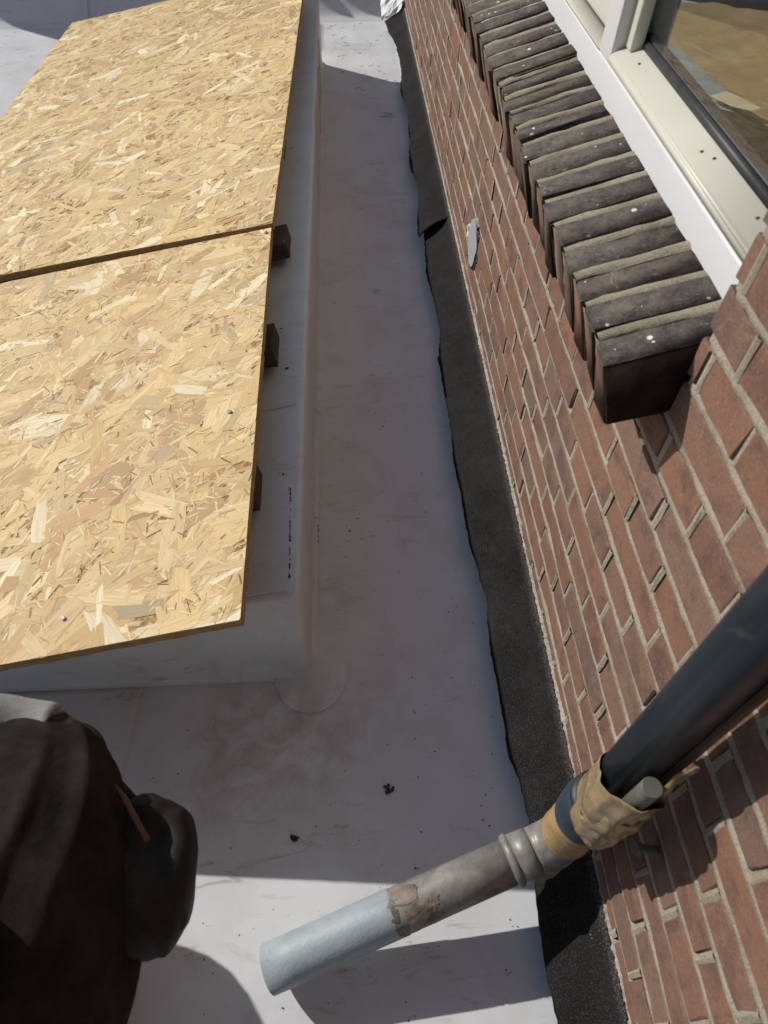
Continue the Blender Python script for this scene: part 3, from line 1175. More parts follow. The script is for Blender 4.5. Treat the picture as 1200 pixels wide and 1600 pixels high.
def strand_board(label, corner, wid, length, nbig, nsmall, seed, skew=0.0, turn=0.0):
    """corner: near right top corner; wid goes to the left (-AX), length away (+AY)"""
    rr = random.Random(seed)
    root = thing('strand_board', label, 'strand board', corner)
    AX_, AY_ = AX, AY
    if turn:
        AX_ = (AX - AY * turn).normalized()
        AY_ = (AY + AX * turn).normalized()
    Ml = Matrix(((-AX_.x, AY_.x, AN.x), (-AX_.y, AY_.y, AN.y), (-AX_.z, AY_.z, AN.z)))   # local (u left, v away, n up)
    th = 0.018
    # slab with slightly ragged edge
    bm = bmesh.new()
    edge = []
    nu, nv = 60, int(60 * length / wid)
    for i in range(nu):
        edge.append((wid * i / nu, 0))
    for i in range(nv):
        edge.append((wid, length * i / nv))
    for i in range(nu):
        edge.append((wid * (1 - i / nu), length))
    for i in range(nv):
        edge.append((0, length * (1 - i / nv)))
    edge = [(u + rr.gauss(0, .0006), v + rr.gauss(0, .0006) - (skew * u if v == 0 else 0)) for u, v in edge]
    A = [bm.verts.new(Ml @ Vector((u, v, 0))) for u, v in edge]
    B = [bm.verts.new(Ml @ Vector((u, v, -th))) for u, v in edge]
    bm.faces.new(A)
    bm.faces.new(list(reversed(B)))
    n = len(edge)
    for i in range(n):
        j = (i + 1) % n
        bm.faces.new((A[i], B[i], B[j], A[j]))
    obj('board_core', bm_mesh('board_core', bm), OSBC, root)
    vs, fs, cols, uvs = [], [], [], []

    def add(u, v, ang, L, Wd, z, c, jag):
        ca, sa = math.cos(ang), math.sin(ang)
        t1, t2 = rr.gauss(0, .35), rr.gauss(0, .35)
        tp = rr.uniform(0.55, 1.0)
        h = Wd / 2
        pts = [(-L / 2 + t1 * h, -h * tp), (-L * .16, -h * rr.uniform(.85, 1.1)), (L * .2, -h * rr.uniform(.85, 1.1)), (L / 2 + t2 * h, -h * rr.uniform(.5, 1)),
               (L / 2 + rr.gauss(0, jag), rr.uniform(-.2, .3) * h), (L / 2 - t2 * h, h * rr.uniform(.5, 1)), (L * .18, h * rr.uniform(.85, 1.1)), (-L * .2, h * rr.uniform(.85, 1.1)),
               (-L / 2 - t1 * h, h * tp), (-L / 2 + rr.gauss(0, jag), rr.uniform(-.3, .3) * h)]
        tx, ty = rr.gauss(0, .002), rr.gauss(0, .006)
        n0 = len(vs)
        du, dvv = rr.uniform(0, 50), rr.uniform(0, 50)
        for (a, b) in pts:
            uu = u + a * ca - b * sa
            vv = v + a * sa + b * ca
            uu = min(max(uu, 0.0), wid)
            vv = min(max(vv, -skew * uu), length)
            vs.append(Ml @ Vector((uu, vv, max(0.0003, z + tx * a + ty * b))))
            uvs.append((du + a, dvv + b))
            cols.append(c)
        fs.append(tuple(reversed(range(n0, n0 + len(pts)))))
    # base layers, then wood dust, then strands on top
    for k in range(nbig):
        lay = k / nbig
        u, v = rr.uniform(0, wid), rr.uniform(-skew * wid, length)
        ang = rr.gauss(2.15, 0.55) if rr.random() < 0.62 else (rr.gauss(0.12, 0.3) if rr.random() < .5 else rr.uniform(0, PI))
        big = rr.random()
        if big < (0.32 if skew else 0.20):
            L, Wd = rr.uniform(.08, .16), rr.uniform(.020, .045)
        elif big < 0.5:
            L, Wd = rr.uniform(.05, .12), rr.uniform(.009, .024)
        else:
            L, Wd = rr.uniform(.03, .09), rr.uniform(.004, .011)
        c = rr.choices(PC, PW)[0]
        f = rr.uniform(.86, 1.1)
        if lay > 0.90 and rr.random() < .20:
            c = (0.88, 0.77, 0.54)
        add(u, v, ang, L, Wd, 0.0004 + 0.0007 * lay, tuple(min(.9, q * f) for q in c) + (1,), 0.004)
    for k in range(nsmall):
        u, v = rr.uniform(0, wid), rr.uniform(0, length)
        if noise.noise(Vector((u * 8 + seed, v * 8, 1))) + rr.gauss(0, .25) < -.05:
            continue
        c = rr.choices([(0.84, 0.70, 0.45), (0.74, 0.58, 0.33), (0.34, 0.21, 0.10), (0.60, 0.42, 0.20), (0.16, 0.10, 0.055)], [4, 4, 1.6, 3, .5])[0]
        add(u, v, rr.uniform(0, PI), rr.uniform(.006, .032), rr.uniform(.0008, .004), 0.0009 + rr.uniform(0, .0006), c + (1,), 0.001)
    me = mesh('wood_strands', vs, fs)
    ca = me.attributes.new('col', 'FLOAT_COLOR', 'POINT')
    ca.data.foreach_set('color', [q for c in cols for q in c])
    uvl = me.uv_layers.new(name='UVMap')
    li = [0] * len(me.loops)
    me.loops.foreach_get('vertex_index', li)
    uvl.data.foreach_set('uv', [q for i in li for q in uvs[i]])
    obj('wood_strands', me, OSB, root, kind='stuff')
    return root, Ml


P1 = Vector((-0.5600, 0.5230, 0.4000))
b1, Ml = strand_board('near raw strand board with its bright cut corner by the round patch', P1, 1.20, 1.158, 4300, 8000, 31, 0.045)
P2 = P1 + AY * 1.168 + AN * 0.006 + AX * 0.004
b2, _ = strand_board('far raw strand board beyond the joint reaching the far upstand', P2, 1.18, 2.30, 6500, 9000, 32, 0.0, 0.030)
# screws driven through the boards
for (par, u, v, big) in ((b1, 0.055, 0.475, 1), (b1, 0.012, 1.135, 1), (b1, 0.30, 0.05, .8), (b2, 0.09, 2.22, 1.2)):
    bm = bmesh.new()
    bmesh.ops.create_cone(bm, cap_ends=True, segments=14, radius1=0.0045 * big, radius2=0.0038 * big, depth=0.0024)
    o = obj('screw', bm_mesh('screw', bm), STEEL, par)
    o.matrix_local = (Ml.to_4x4() @ Matrix.Translation((u, v, 0.0038))) @ Matrix.Rotation(0.1, 4, 'X')

# ------------------------------------------------------------------ felt flap hanging out of the wall over the membrane
E_NEAR = [(-0.092, -0.30), (-0.091, 0.009), (-0.094, 0.108), (-0.088, 0.199), (-0.079, 0.295), (-0.083, 0.367), (-0.096, 0.414), (-0.095, 0.476), (-0.095, 0.555), (-0.097, 0.655), (-0.087, 0.755),
          (-0.097, 0.84), (-0.107, 0.92), (-0.106, 1.056), (-0.112, 1.163), (-0.105, 1.277), (-0.109, 1.565), (-0.087, 1.715), (-0.092, 1.846), (-0.103, 1.987), (-0.092, 2.18), (-0.085, 2.30)]
E_FAR = [(-0.112, 2.205), (-0.108, 2.30), (-0.100, 2.377), (-0.082, 2.53), (-0.078, 2.60), (-0.096, 2.70), (-0.098, 2.80), (-0.080, 3.00), (-0.076, 3.08), (-0.070, 3.253), (-0.077, 3.39), (-0.084, 3.50), (-0.066, 3.66),
         (-0.062, 3.85), (-0.066, 4.00), (-0.086, 4.20), (-0.100, 4.32), (-0.108, 4.40), (-0.060, 4.45), (-0.03, 4.47)]


def interp(tab, y):
    for (x0, y0), (x1, y1) in zip(tab, tab[1:]):
        if y <= y1:
            t = (y - y0) / (y1 - y0) if y1 > y0 else 0
            return x0 + (x1 - x0) * max(0, min(1, t))
    return tab[-1][0]


def felt_piece(label, tab, y0, y1, lift0, lift1, slant0, seed, crum):
    vs, fs = [], []
    N = int((y1 - y0) / 0.012)
    K = 9
    for i in range(N + 1):
        f = i / N
        yb = y0 + (y1 - y0) * f
        xe = interp(tab, yb) + 0.003 * noise.noise(Vector((yb * 22, seed, 0))) + (0.0015 + crum * .45) * noise.noise(Vector((yb * 55, seed, 0)))
        lift = lift0 + (lift1 - lift0) * min(1, f * 8)
        ze = 0.040 + lift + crum * noise.noise(Vector((yb * 6, seed, 3)))
        zt = 0.112
        for k in range(K):
            u = k / (K - 1)
            if u < 0.2:
                x, z = -0.0045 - 0.004 * u / 0.2, zt - 0.016 * u / 0.2
            else:
                w = (u - 0.2) / 0.8
                x = -0.0085 + (xe + 0.0085) * w
                z = zt - 0.016 + (ze - zt + 0.016) * (w ** 0.85) + lift * 0.6 * math.sin(w * PI)
                z += crum * 1.1 * noise.noise(Vector((yb * 9 + x * 14, x * 20, seed))) * w
                z -= 0.004 * max(0, (w - .85) / .15)
            sl = slant0 * max(0, 1 - f * 14) * (1 - u)
            vs.append((x, yb + sl, z))
    for i in range(N):
        for k in range(K - 1):
            a = i * K + k
            fs.append((a, a + 1, a + K + 1, a + K))
    me = mesh('felt_flap', vs, fs, True)
    o = obj('felt_flap', me, FELT)
    md = o.modifiers.new('thick', 'SOLIDIFY')
    md.thickness = 0.0035
    md.offset = -1
    tag(o, label, 'roofing felt')
    return o


felt_piece('near black felt flap running flat along the foot of the wall', E_NEAR, -0.30, 2.30, 0, 0, 0, 1, 0.0035)
felt_piece('far black felt flap with a ragged crumpled edge lapping over the near flap', E_FAR, 2.205, 4.47, 0.022, 0.004, 0.055, 6, 0.009)
# pale ragged line of mortar where the felt enters the wall
vs, fs = [], []
N = 1300
rr = random.Random(4)
for i in range(N + 1):
    y = -0.35 + 4.85 * i / N
    h = 0.0010 + rr.gauss(0, 0.0011) + 0.0012 * noise.noise(Vector((y * 37, 0, 0)))
    d = 0.0050 + rr.gauss(0, 0.0009)
    vs += [(0.005, y, 0.1125 + h + .003), (-d * 0.6, y, 0.1125 + h), (-d, y, 0.1125 + h * .3), (-d * .9, y, 0.1105 + rr.gauss(0, .0012)), (0.004, y, 0.105)]
for i in range(N):
    for k in range(4):
        a = i * 5 + k
        fs.append((a, a + 1, a + 6, a + 5))
LIME = m_mortar('lime_line', (0.55, 0.51, 0.45), (0.36, 0.32, 0.27))
obj('mortar_fillet', mesh('mortar_fillet', vs, fs, True), LIME, wall)

# crumpled offcut of membrane standing in the far corner
vs, fs = [], []
for j in range(9):
    for i in range(7):
        u, v = i / 6, j / 8
        x = -0.125 + 0.125 * u
        vs.append((x + 0.02 * noise.noise(Vector((u * 3, v * 3, 1))), 4.40 + 0.16 * v + 0.02 * noise.noise(Vector((u * 4, v * 4, 6))),
                   0.045 + 0.10 * u + 0.10 * v + 0.014 * noise.noise(Vector((u * 4, v * 4, 3)))))
for j in range(8):
    for i in range(6):
        a = j * 7 + i
        fs.append((a, a + 1, a + 8, a + 7))
o = obj('membrane_offcut', mesh('membrane_offcut', vs, fs), MEM)
o.modifiers.new('thick', 'SOLIDIFY').thickness = 0.002
tag(o, 'crumpled white membrane end standing in the far corner by the wall', 'membrane scrap')

# ------------------------------------------------------------------ drainpipe
pipe = thing('drainpipe', 'drainpipe down the wall ending in a grey spout laid out over the roof', 'drainpipe', (-0.05, 0.25, 0.155))
PO = pipe.location.copy()
A0 = Vector((-0.534, 0.101, 0.046))
ELB = Vector((-0.066, 0.242, 0.157))
DL = (ELB - A0).normalized()
TOP = Vector((-0.068, 0.243, 2.6))
DV = (TOP - ELB).normalized()
LT = (ELB - A0).length


def tube(name, pts, rad, m, seg=40, cap=True, parent=pipe, hollow=None):
    bm = bmesh.new()
    sweep(bm, [Vector(p) - PO for p in pts], rad, seg, cap)
    me = bm_mesh(name, bm)
    for p in me.polygons:
        p.use_smooth = len(p.vertices) == 4
    return obj(name, me, m, parent)


def along(t):
    return A0 + DL * t


def upv(z):
    return ELB + DV * ((z - ELB.z) / DV.z)


R = 0.0355
RV = 0.0285
# spout: painted end (hollow mouth), bare grey pipe, ring, old paint patches
bm = bmesh.new()
rings = sweep(bm, [along(0.052) - PO, along(0.002) - PO, along(0.0) - PO, along(0.002) - PO, along(0.05) - PO, along(0.1) - PO, along(0.15) - PO, along(0.212) - PO, along(0.2165) - PO],
              [R - .004, R - .004, R - .0015, R + .0012, R + .0012, R + .001, R + .001, R + .001, R + .0002], 48, False)
for ring_ in rings[-2:]:
    for v in ring_:
        v.co += DL * (0.007 * noise.noise(v.co * 60) + 0.004 * noise.noise(v.co * 140))
me = bm_mesh('painted_end', bm)
for p in me.polygons:
    p.use_smooth = True
obj('painted_end', me, PAINTP, pipe)
tube('spout', [along(0.05), along(0.20), along(0.32), along(LT - 0.085)], R, GREYP)
# flakes of brown paint between the blue paint and the bare plastic
bm = bmesh.new()
rr = random.Random(8)
ax = DL.cross(Vector((0, 0, 1))).normalized()
ay = ax.cross(DL)
for (t0, t1, a0, a1) in ((0.205, 0.228, -1.2, 0.2), (0.235, 0.275, -0.5, 0.9), (0.222, 0.262, 0.95, 1.7), (0.28, 0.292, -0.2, 0.9), (0.214, 0.225, 0.5, 1.5), (0.26, 0.285, -1.5, -0.9)):
    nt, na = 5, 9
    g = []
    for i in range(nt):
        row = []
        for j in range(na):
            f = i / (nt - 1)
            h = j / (na - 1)
            t = t0 + (t1 - t0) * f + rr.gauss(0, .0022)
            a = a0 + (a1 - a0) * h + rr.gauss(0, .06)
            rad = R + 0.0009
            row.append(bm.verts.new(along(t) - PO + (ay * math.cos(a + 2.2) * -1 + ax * math.sin(a + 2.2)) * rad))
        g.append(row)
    for i in range(nt - 1):
        for j in range(na - 1):
            if rr.random() < .9:
                bm.faces.new((g[i][j], g[i][j + 1], g[i + 1][j + 1], g[i + 1][j]))
obj('flaking_paint', bm_mesh('flaking_paint', bm), BROWNP, pipe)
tube('ring', [along(LT - 0.090), along(LT - 0.088), along(LT - 0.083), along(LT - 0.078), along(LT - 0.076)], [R, R + .004, R + .0055, R + .004, R], GREYP)
# socket and bend
bend = []
for i in range(9):
    f = i / 8
    p0, p1, p2 = along(LT - 0.045), ELB, upv(ELB.z + 0.05)
    bend.append((1 - f) ** 2 * p0 + 2 * f * (1 - f) * p1 + f * f * p2)
tube('socket', [along(LT - 0.079), along(LT - 0.06), along(LT - 0.047)], R + 0.0022, GREYP)
tube('elbow', bend, R + 0.0006, GREYP)
# tape wound round the joint
tp = [upv(0.200 + 0.0062 * i) for i in range(18)]
rt = [R + .0015 - .00012 * i + .0016 * (i % 2) + .0008 * math.sin(i * 2.2) for i in range(18)]
tube('tape_winding', tp, rt, TAPE)
zs = [0.296, 0.300, 0.312, 0.316, 0.324, 0.328, 0.338, 0.343, 0.354, 0.360, 0.374, 0.382]
rs_ = [R + .002, R + .0045, R + .0045, R + .002, R + .0055, R + .0055, R + .0025, R + .005, R + .006, R + .0025, R + .004, R + .001]
tube('rubber_sleeve', [upv(z) for z in zs], rs_, BLUE)
tube('hose_clamp', [upv(0.383), upv(0.384), upv(0.392), upv(0.393)], [RV, RV + .0045, RV + .0045, RV], STEEL)
tube('downpipe', [upv(0.30), upv(0.8), upv(1.4), upv(2.6)], RV, NAVY)
# wall bracket with bolt behind the bend
bm = bmesh.new()
sweep(bm, [Vector((0.0, 0.178, 0.372)) - PO, Vector((-0.030, 0.180, 0.384)) - PO], 0.006, 12)
sweep(bm, [Vector((-0.030, 0.180, 0.384)) - PO, Vector((-0.036, 0.1805, 0.386)) - PO], 0.010, 6)
obj('bracket_bolt', bm_mesh('bracket_bolt', bm), m_plain('dull_iron', (0.10, 0.09, 0.085), (0.16, 0.145, 0.13), 0.6, 40), pipe)
tube('bracket_band', [upv(0.374), upv(0.375), upv(0.392), upv(0.393)], [RV, R + .0022, R + .0022, RV], GASKET)

# crumpled packing tape that ties a stub of tube to the downpipe
stub = thing('tube_stub', 'short grey tube stub taped to the side of the dark downpipe', 'tube stub', (-0.10, 0.205, 0.46))
sd = (DV + Vector((0.0, -0.01, 0))).normalized()
side = Vector((-0.22, -0.975, 0))
s0 = upv(0.44) + side * (RV + 0.0145)
s1 = upv(0.585) + side * (RV + 0.0150)
bm = bmesh.new()
s1 = s1 - stub.location
s0 = s0 - stub.location
sweep(bm, [s1 - sd * .05, s1 - sd * .0008, s1 - sd * .0002, s1, s1 - sd * .0006, s1 - sd * .002, s0], [0.0088, 0.0090, 0.0094, 0.0108, 0.0114, 0.0116, 0.0116], 28, True)
me = bm_mesh('stub_tube', bm)
for p in me.polygons:
    p.use_smooth = len(p.vertices) == 4 and abs(p.normal.dot(sd)) < 0.25
obj('stub_tube', me, m_plain('olive_grey_plastic', (0.10, 0.10, 0.085), (0.165, 0.16, 0.135), 0.4, 30, 0.2, 0.4), stub)
def wrap(name, za, zb, tilt, ph, nz, NA, seed, reach, amp):
    rw = random.Random(seed)
    vs, fs = [], []
    for j in range(nz + 1):
        f = j / nz
        for i in range(NA):
            a = 2 * PI * (i + 0.5 * (j % 2)) / NA
            d = Vector((math.cos(a), math.sin(a), 0))
            ds = max(0.0, d.dot(side))
            edge = 0.007 * noise.noise(Vector((d.x * 2.5, d.y * 2.5, seed + (4 if f > .5 else 0)))) * abs(f - .5) * 2
            z = za + (zb - za) * f + tilt * math.sin(a + ph) + edge + reach * ds ** 2 * (f - 0.35) + rw.gauss(0, .0016)
            # the tape bridges from the pipe over the stub
            r0 = RV + 0.0022 + 0.0245 * max(0.0, (ds - 0.30) / 0.70) ** 0.8
            q = Vector((d.x * 2.0 + seed + z * 10, d.y * 2.0, z * 11))
            r0 += amp * (0.3 + ds) * (max(0, 1 - 2.2 * abs(noise.noise(q))) ** 2) + abs(rw.gauss(0, amp * .28)) * (.35 + ds)
            vs.append(upv(z) + d * r0 - stub.location)
    for j in range(nz):
        for i in range(NA):
            k = (i + 1) % NA
            A_, B_, C_, D_ = j * NA + i, j * NA + k, (j + 1) * NA + k, (j + 1) * NA + i
            if j % 2:
                fs += [(A_, B_, C_), (A_, C_, D_)]
            else:
                fs += [(A_, B_, D_), (B_, C_, D_)]
    o = obj(name, mesh(name, vs, fs, True), CLOTHT, stub)
    sb_ = o.modifiers.new('soft', 'SUBSURF')
    sb_.levels = sb_.render_levels = 1
    o.modifiers.new('thick', 'SOLIDIFY').thickness = 0.0007


wrap('crumpled_tape', 0.398, 0.470, 0.012, 1.0, 9, 46, 3, 0.045, 0.0058)
wrap('crumpled_tape', 0.440, 0.497, -0.014, 0.4, 7, 40, 9, 0.060, 0.0066)
wrap('crumpled_tape', 0.385, 0.425, 0.020, 2.2, 6, 42, 14, 0.02, 0.0048)
# loose tail of tape twisted upwards along the lath
vs, fs = [], []
side2 = Vector((0.35, -0.93, 0))
for j in range(18):
    f = j / 17
    for i in range(5):
        w = (i - 2) / 2 * (0.013 - 0.010 * f)
        base = upv(0.45 + 0.20 * f) + side2 * (RV + 0.016 - 0.004 * f) + Vector((-0.8, -0.3, 0)) * w
        vs.append(base + side2 * (0.007 * noise.noise(Vector((i * .9, f * 6, 2))) + .003 * (i % 2)) - stub.location)
for j in range(17):
    for i in range(4):
        a = j * 5 + i
        fs.append((a, a + 1, a + 6, a + 5))
o = obj('tape_tail', mesh('tape_tail', vs, fs, True), CLOTHT, stub)
o.modifiers.new('thick', 'SOLIDIFY').thickness = 0.001

# thin brown lath tied behind the downpipe
LB = upv(0.47) + Vector((0.62, -0.785, 0)) * (RV + 0.0045)
LB2 = upv(2.5) + Vector((0.62, -0.785, 0)) * (RV + 0.0045)
bm = bmesh.new()
sweep(bm, [Vector((0, 0, 0)), LB2 - LB], 0.0055, 8)
o = obj('brown_lath', bm_mesh('brown_lath', bm), m_wood('brown_lath_wood', (0.07, 0.045, 0.03), (0.13, 0.085, 0.055), (60, 60, 6)))
o.location = LB
tag(o, 'thin brown lath standing close behind the dark downpipe', 'lath')

# ------------------------------------------------------------------ crumbs, grit and grass on the roof
rr = random.Random(77)
bm = bmesh.new()


def flake(bm, x, y, z, r, flat=0.5):
    M = Matrix.Translation((x, y, z)) @ Matrix.Rotation(rr.uniform(0, 6.28), 4, 'Z') @ Matrix.Diagonal((rr.uniform(.6, 1.6), rr.uniform(.5, 1.0), flat, 1))
    g = bmesh.ops.create_icosphere(bm, subdivisions=1, radius=r, matrix=M)
    for v in g['verts']:
        v.co += Vector((rr.gauss(0, .2), rr.gauss(0, .2), rr.gauss(0, .1))) * r


spots = [(-0.36, 0.99, .05, 8), (-0.27, 1.35, .08, 10), (-0.30, 1.95, .07, 14), (-0.26, 2.1, .05, 8), (-0.20, 2.9, .10, 12), (-0.12, 0.75, .05, 10), (-0.22, 0.62, .08, 12), (-0.19, 0.55, .05, 8), (-0.93, 0.585, .05, 10), (-0.85, 0.60, .04, 8),
         (-0.55, 0.06, .10, 8), (-0.25, 0.25, .12, 10), (-0.45, 0.30, .05, 10), (-0.18, 0.32, .05, 9), (-0.14, 0.19, .05, 4), (-0.42, 1.98, .02, 5), (-0.30, 1.4, .02, 8), (-0.72, 0.44, .03, 4)]
for (x, y, s, n_) in spots:
    for q in range(n_):
        xx, yy = x + rr.gauss(0, s), y + rr.gauss(0, s)
        if -0.43 < xx < -0.13 or yy < 0.55:
            flake(bm, xx, yy, roof_z(xx, yy) + 0.0006, rr.uniform(0.0006, 0.0022))
for q in range(300):
    xx, yy = rr.uniform(-0.95, -0.12), rr.uniform(0.02, 4.5)
    if yy > 0.56 and xx < -0.43:
        continue
    flake(bm, xx, yy, roof_z(xx, yy) + 0.0004, rr.uniform(0.0005, 0.0016))
for q in range(60):
    yy = 0.655 + 0.21 * rr.random()
    xx = -0.4965 - 0.004 * (yy - .66) / .19 + rr.gauss(0, .0007)
    flake(bm, xx, yy, ztop(xx, yy) + 0.0012, rr.uniform(0.0008, 0.0022))
for (xx0, yy0, n_, s_) in ((-0.525, 0.905, 8, .012), (-0.53, 1.23, 4, .010), (-0.545, 1.38, 3, .01)):
    for q in range(n_):
        xx, yy = xx0 + rr.gauss(0, s_), yy0 + rr.gauss(0, s_)
        flake(bm, xx, yy, ztop(xx, yy) + 0.001, rr.uniform(0.001, 0.003))
for q in range(26):
    yy = 0.95 + .05 * rr.random()
    flake(bm, xr(yy) + 0.012 + rr.gauss(0, .001), yy, 0.003, rr.uniform(.0008, .002))
obj('roof_grit', bm_mesh('roof_grit', bm), CRUMB, kind='stuff')


def crumb(x, y, r, label, n_=5, seed=1):
    bm = bmesh.new()
    for q in range(n_):
        flake(bm, rr.gauss(0, r * .45), rr.gauss(0, r * .45), r * .3 + rr.uniform(0, r * .3), r * rr.uniform(.5, .9), .45)
    o = obj('black_crumb', bm_mesh('black_crumb', bm), CRUMB)
    o.location = (x, y, roof_z(x, y))
    tag(o, label, 'debris')


crumb(-0.3257, 0.373, 0.0075, 'torn black felt crumb on the shaded white roof above the spout', 8)
crumb(-0.498, 0.299, 0.0055, 'small grey black smear of felt near the edge of the board shadow', 6)
# dry grass blades in the far lane
bm = bmesh.new()
for (x, y, n_, s) in ((-0.30, 4.15, 16, .08), (-0.23, 3.85, 14, .07), (-0.33, 4.45, 8, .06), (-0.15, 3.3, 12, .03), (-0.10, 4.3, 6, .04), (-0.28, 3.62, 3, .03)):
    for q in range(n_):
        xx, yy = x + rr.gauss(0, s), y + rr.gauss(0, s * 1.3)
        a = rr.gauss(0.2, .7)
        L = rr.uniform(.01, .035)
        p0 = Vector((xx, yy, roof_z(xx, yy) + .0012))
        d = Vector((math.cos(a), math.sin(a), 0))
        sweep(bm, [p0, p0 + d * L * .5 + Vector((0, rr.gauss(0, .004), .002)), p0 + d * L + Vector((0, 0, .0003))], [.0009, .0008, .0003], 4)
obj('dry_grass', bm_mesh('dry_grass', bm), m_plain('dry_straw', (0.20, 0.15, 0.085), (0.30, 0.23, 0.13), 0.8, 40), kind='stuff')

# ------------------------------------------------------------------ neighbour beyond the roof edge that shades the upstand
nb = thing('neighbouring_roof', 'low neighbouring gable wall with a toothed tile edge beyond the roof', 'neighbouring roof', (-2.4, 5.35, -3.38))
bm = bmesh.new()
box(bm, local(nb, (-3.60, 5.31, -3.38)), local(nb, (-2.38, 5.70, 1.45)))
box(bm, local(nb, (-2.38, 5.31, -3.38)), local(nb, (-0.90, 5.70, 0.77)))
obj('gable_wall', bm_mesh('gable_wall', bm), TILE, nb)
x = -2.36
for i in range(6):
    bm = bmesh.new()
    pts = [(x, 0.75), (x + 0.25, 0.75), (x + 0.25, 0.835), (x + 0.235, 0.85), (x, 0.765)]
    A = [bm.verts.new(local(nb, (a, 5.28, b))) for a, b in pts]
    B = [bm.verts.new(local(nb, (a, 5.62, b))) for a, b in pts]
    bm.faces.new(A)
    bm.faces.new(list(reversed(B)))
    for q in range(5):
        r_ = (q + 1) % 5
        bm.faces.new((A[q], B[q], B[r_], A[r_]))
    obj('roof_tile', bm_mesh('roof_tile', bm), TILE, nb)
    x += 0.245

# ------------------------------------------------------------------ person squatting at the left with the right thigh in view
per = thing('person', 'person in dark work clothes squatting beside the kerb, only the right thigh in view', 'person', (-0.92, 0.0, 0.0))
pl_ = per.location
J = {}
E_ = []


def jn(n_, p, r, parent=None):
    J[n_] = (Vector(p), r)
    if parent:
        E_.append((parent, n_))


jn('pelvis', (-0.945, -0.13, 0.36), 0.125)
jn('spine', (-0.95, -0.08, 0.58), 0.125, 'pelvis')
jn('chest', (-0.94, -0.03, 0.84), 0.135, 'spine')
jn('neck', (-0.925, 0.02, 1.02), 0.058, 'chest')
jn('jaw', (-0.915, 0.06, 1.10), 0.066, 'neck')
jn('skull', (-0.905, 0.06, 1.20), 0.088, 'jaw')
jn('crown', (-0.90, 0.05, 1.265), 0.060, 'skull')
jn('hip_r', (-0.865, -0.12, 0.35), 0.105, 'pelvis')
jn('thigh_r', (-0.7650, 0.0500, 0.4650), 0.090, 'hip_r')
jn('knee_r', (-0.7800, 0.2400, 0.5050), 0.066, 'thigh_r')
jn('shin_r', (-0.7950, 0.1000, 0.3050), 0.058, 'knee_r')
jn('ankle_r', (-0.825, -0.03, 0.075), 0.042, 'shin_r')
jn('foot_r', (-0.82, 0.06, 0.045), 0.042, 'ankle_r')
jn('toe_r', (-0.82, 0.15, 0.034), 0.032, 'foot_r')
jn('hip_l', (-1.03, -0.12, 0.35), 0.105, 'pelvis')
jn('thigh_l', (-1.08, 0.12, 0.38), 0.088, 'hip_l')
jn('knee_l', (-1.10, 0.39, 0.35), 0.066, 'thigh_l')
jn('shin_l', (-1.12, 0.25, 0.18), 0.056, 'knee_l')
jn('ankle_l', (-1.13, 0.10, 0.075), 0.042, 'shin_l')
jn('foot_l', (-1.13, 0.19, 0.045), 0.042, 'ankle_l')
jn('toe_l', (-1.13, 0.28, 0.034), 0.032, 'foot_l')
jn('shoulder_r', (-0.775, -0.05, 0.93), 0.064, 'chest')
jn('elbow_r', (-0.66, -0.21, 0.90), 0.046, 'shoulder_r')
jn('wrist_r', (-0.50, -0.13, 1.13), 0.030, 'elbow_r')
jn('palm_r', (-0.45, -0.10, 1.20), 0.034, 'wrist_r')
jn('shoulder_l', (-1.11, -0.04, 0.93), 0.064, 'chest')
jn('elbow_l', (-1.22, -0.06, 0.68), 0.046, 'shoulder_l')
jn('wrist_l', (-1.13, 0.10, 0.505), 0.030, 'elbow_l')
jn('palm_l', (-1.10, 0.165, 0.485), 0.034, 'wrist_l')
for side_, base, d, up_ in (('r', Vector((-0.45, -0.10, 1.20)), Vector((0.42, 0.28, 0.86)), Vector((-0.5, 0.85, 0))), ('l', Vector((-1.10, 0.165, 0.485)), Vector((0.15, 0.85, -0.20)), Vector((1, -0.15, 0)))):
    d = d.normalized()
    for q, L in enumerate((0.066, 0.076, 0.072, 0.056)):
        o_ = up_ * (0.030 - 0.020 * q)
        a = base + d * 0.035 + o_
        jn('f%d_a%s' % (q, side_), a, 0.0105, 'palm_' + side_)
        jn('f%d_b%s' % (q, side_), a + d * L * .55 + up_ * 0.002, 0.0090, 'f%d_a%s' % (q, side_))
        jn('f%d_c%s' % (q, side_), a + d * L + Vector((0, .006, -.010)), 0.0078, 'f%d_b%s' % (q, side_))
    jn('t_a' + side_, base + up_ * 0.040 - d * 0.012, 0.0120, 'palm_' + side_)
    jn('t_b' + side_, base + up_ * 0.062 + d * 0.018, 0.0098, 't_a' + side_)
names = list(J)
me = bpy.data.meshes.new('body_skeleton')
me.from_pydata([tuple(J[k][0] - pl_) for k in names], [(names.index(a), names.index(b)) for a, b in E_], [])
tmp = bpy.data.objects.new('body_skeleton', me)
COL.objects.link(tmp)
sk = tmp.modifiers.new('skin', 'SKIN')
for i, k_ in enumerate(names):
    r_ = J[k_][1]
    me.skin_vertices[0].data[i].radius = (r_, r_)
    me.skin_vertices[0].data[i].use_root = k_ == 'pelvis'
sb = tmp.modifiers.new('sub', 'SUBSURF')
sb.levels = sb.render_levels = 2
dg = bpy.context.evaluated_depsgraph_get()
bme = bpy.data.meshes.new_from_object(tmp.evaluated_get(dg))
bme.name = 'body'
bpy.data.objects.remove(tmp)
bme.materials.clear()
bme.materials.append(DKCLOTH)
bme.materials.append(SKIN)
for p in bme.polygons:
    p.use_smooth = True
    c = p.center + pl_
    hand = (c.x > -0.515 and c.z > 1.10) or (c - Vector((-1.10, 0.19, 0.49))).length < 0.11 and c.z > 0.465
    p.material_index = 1 if (c.z > 1.04 and c.x < -0.7) or hand else 0
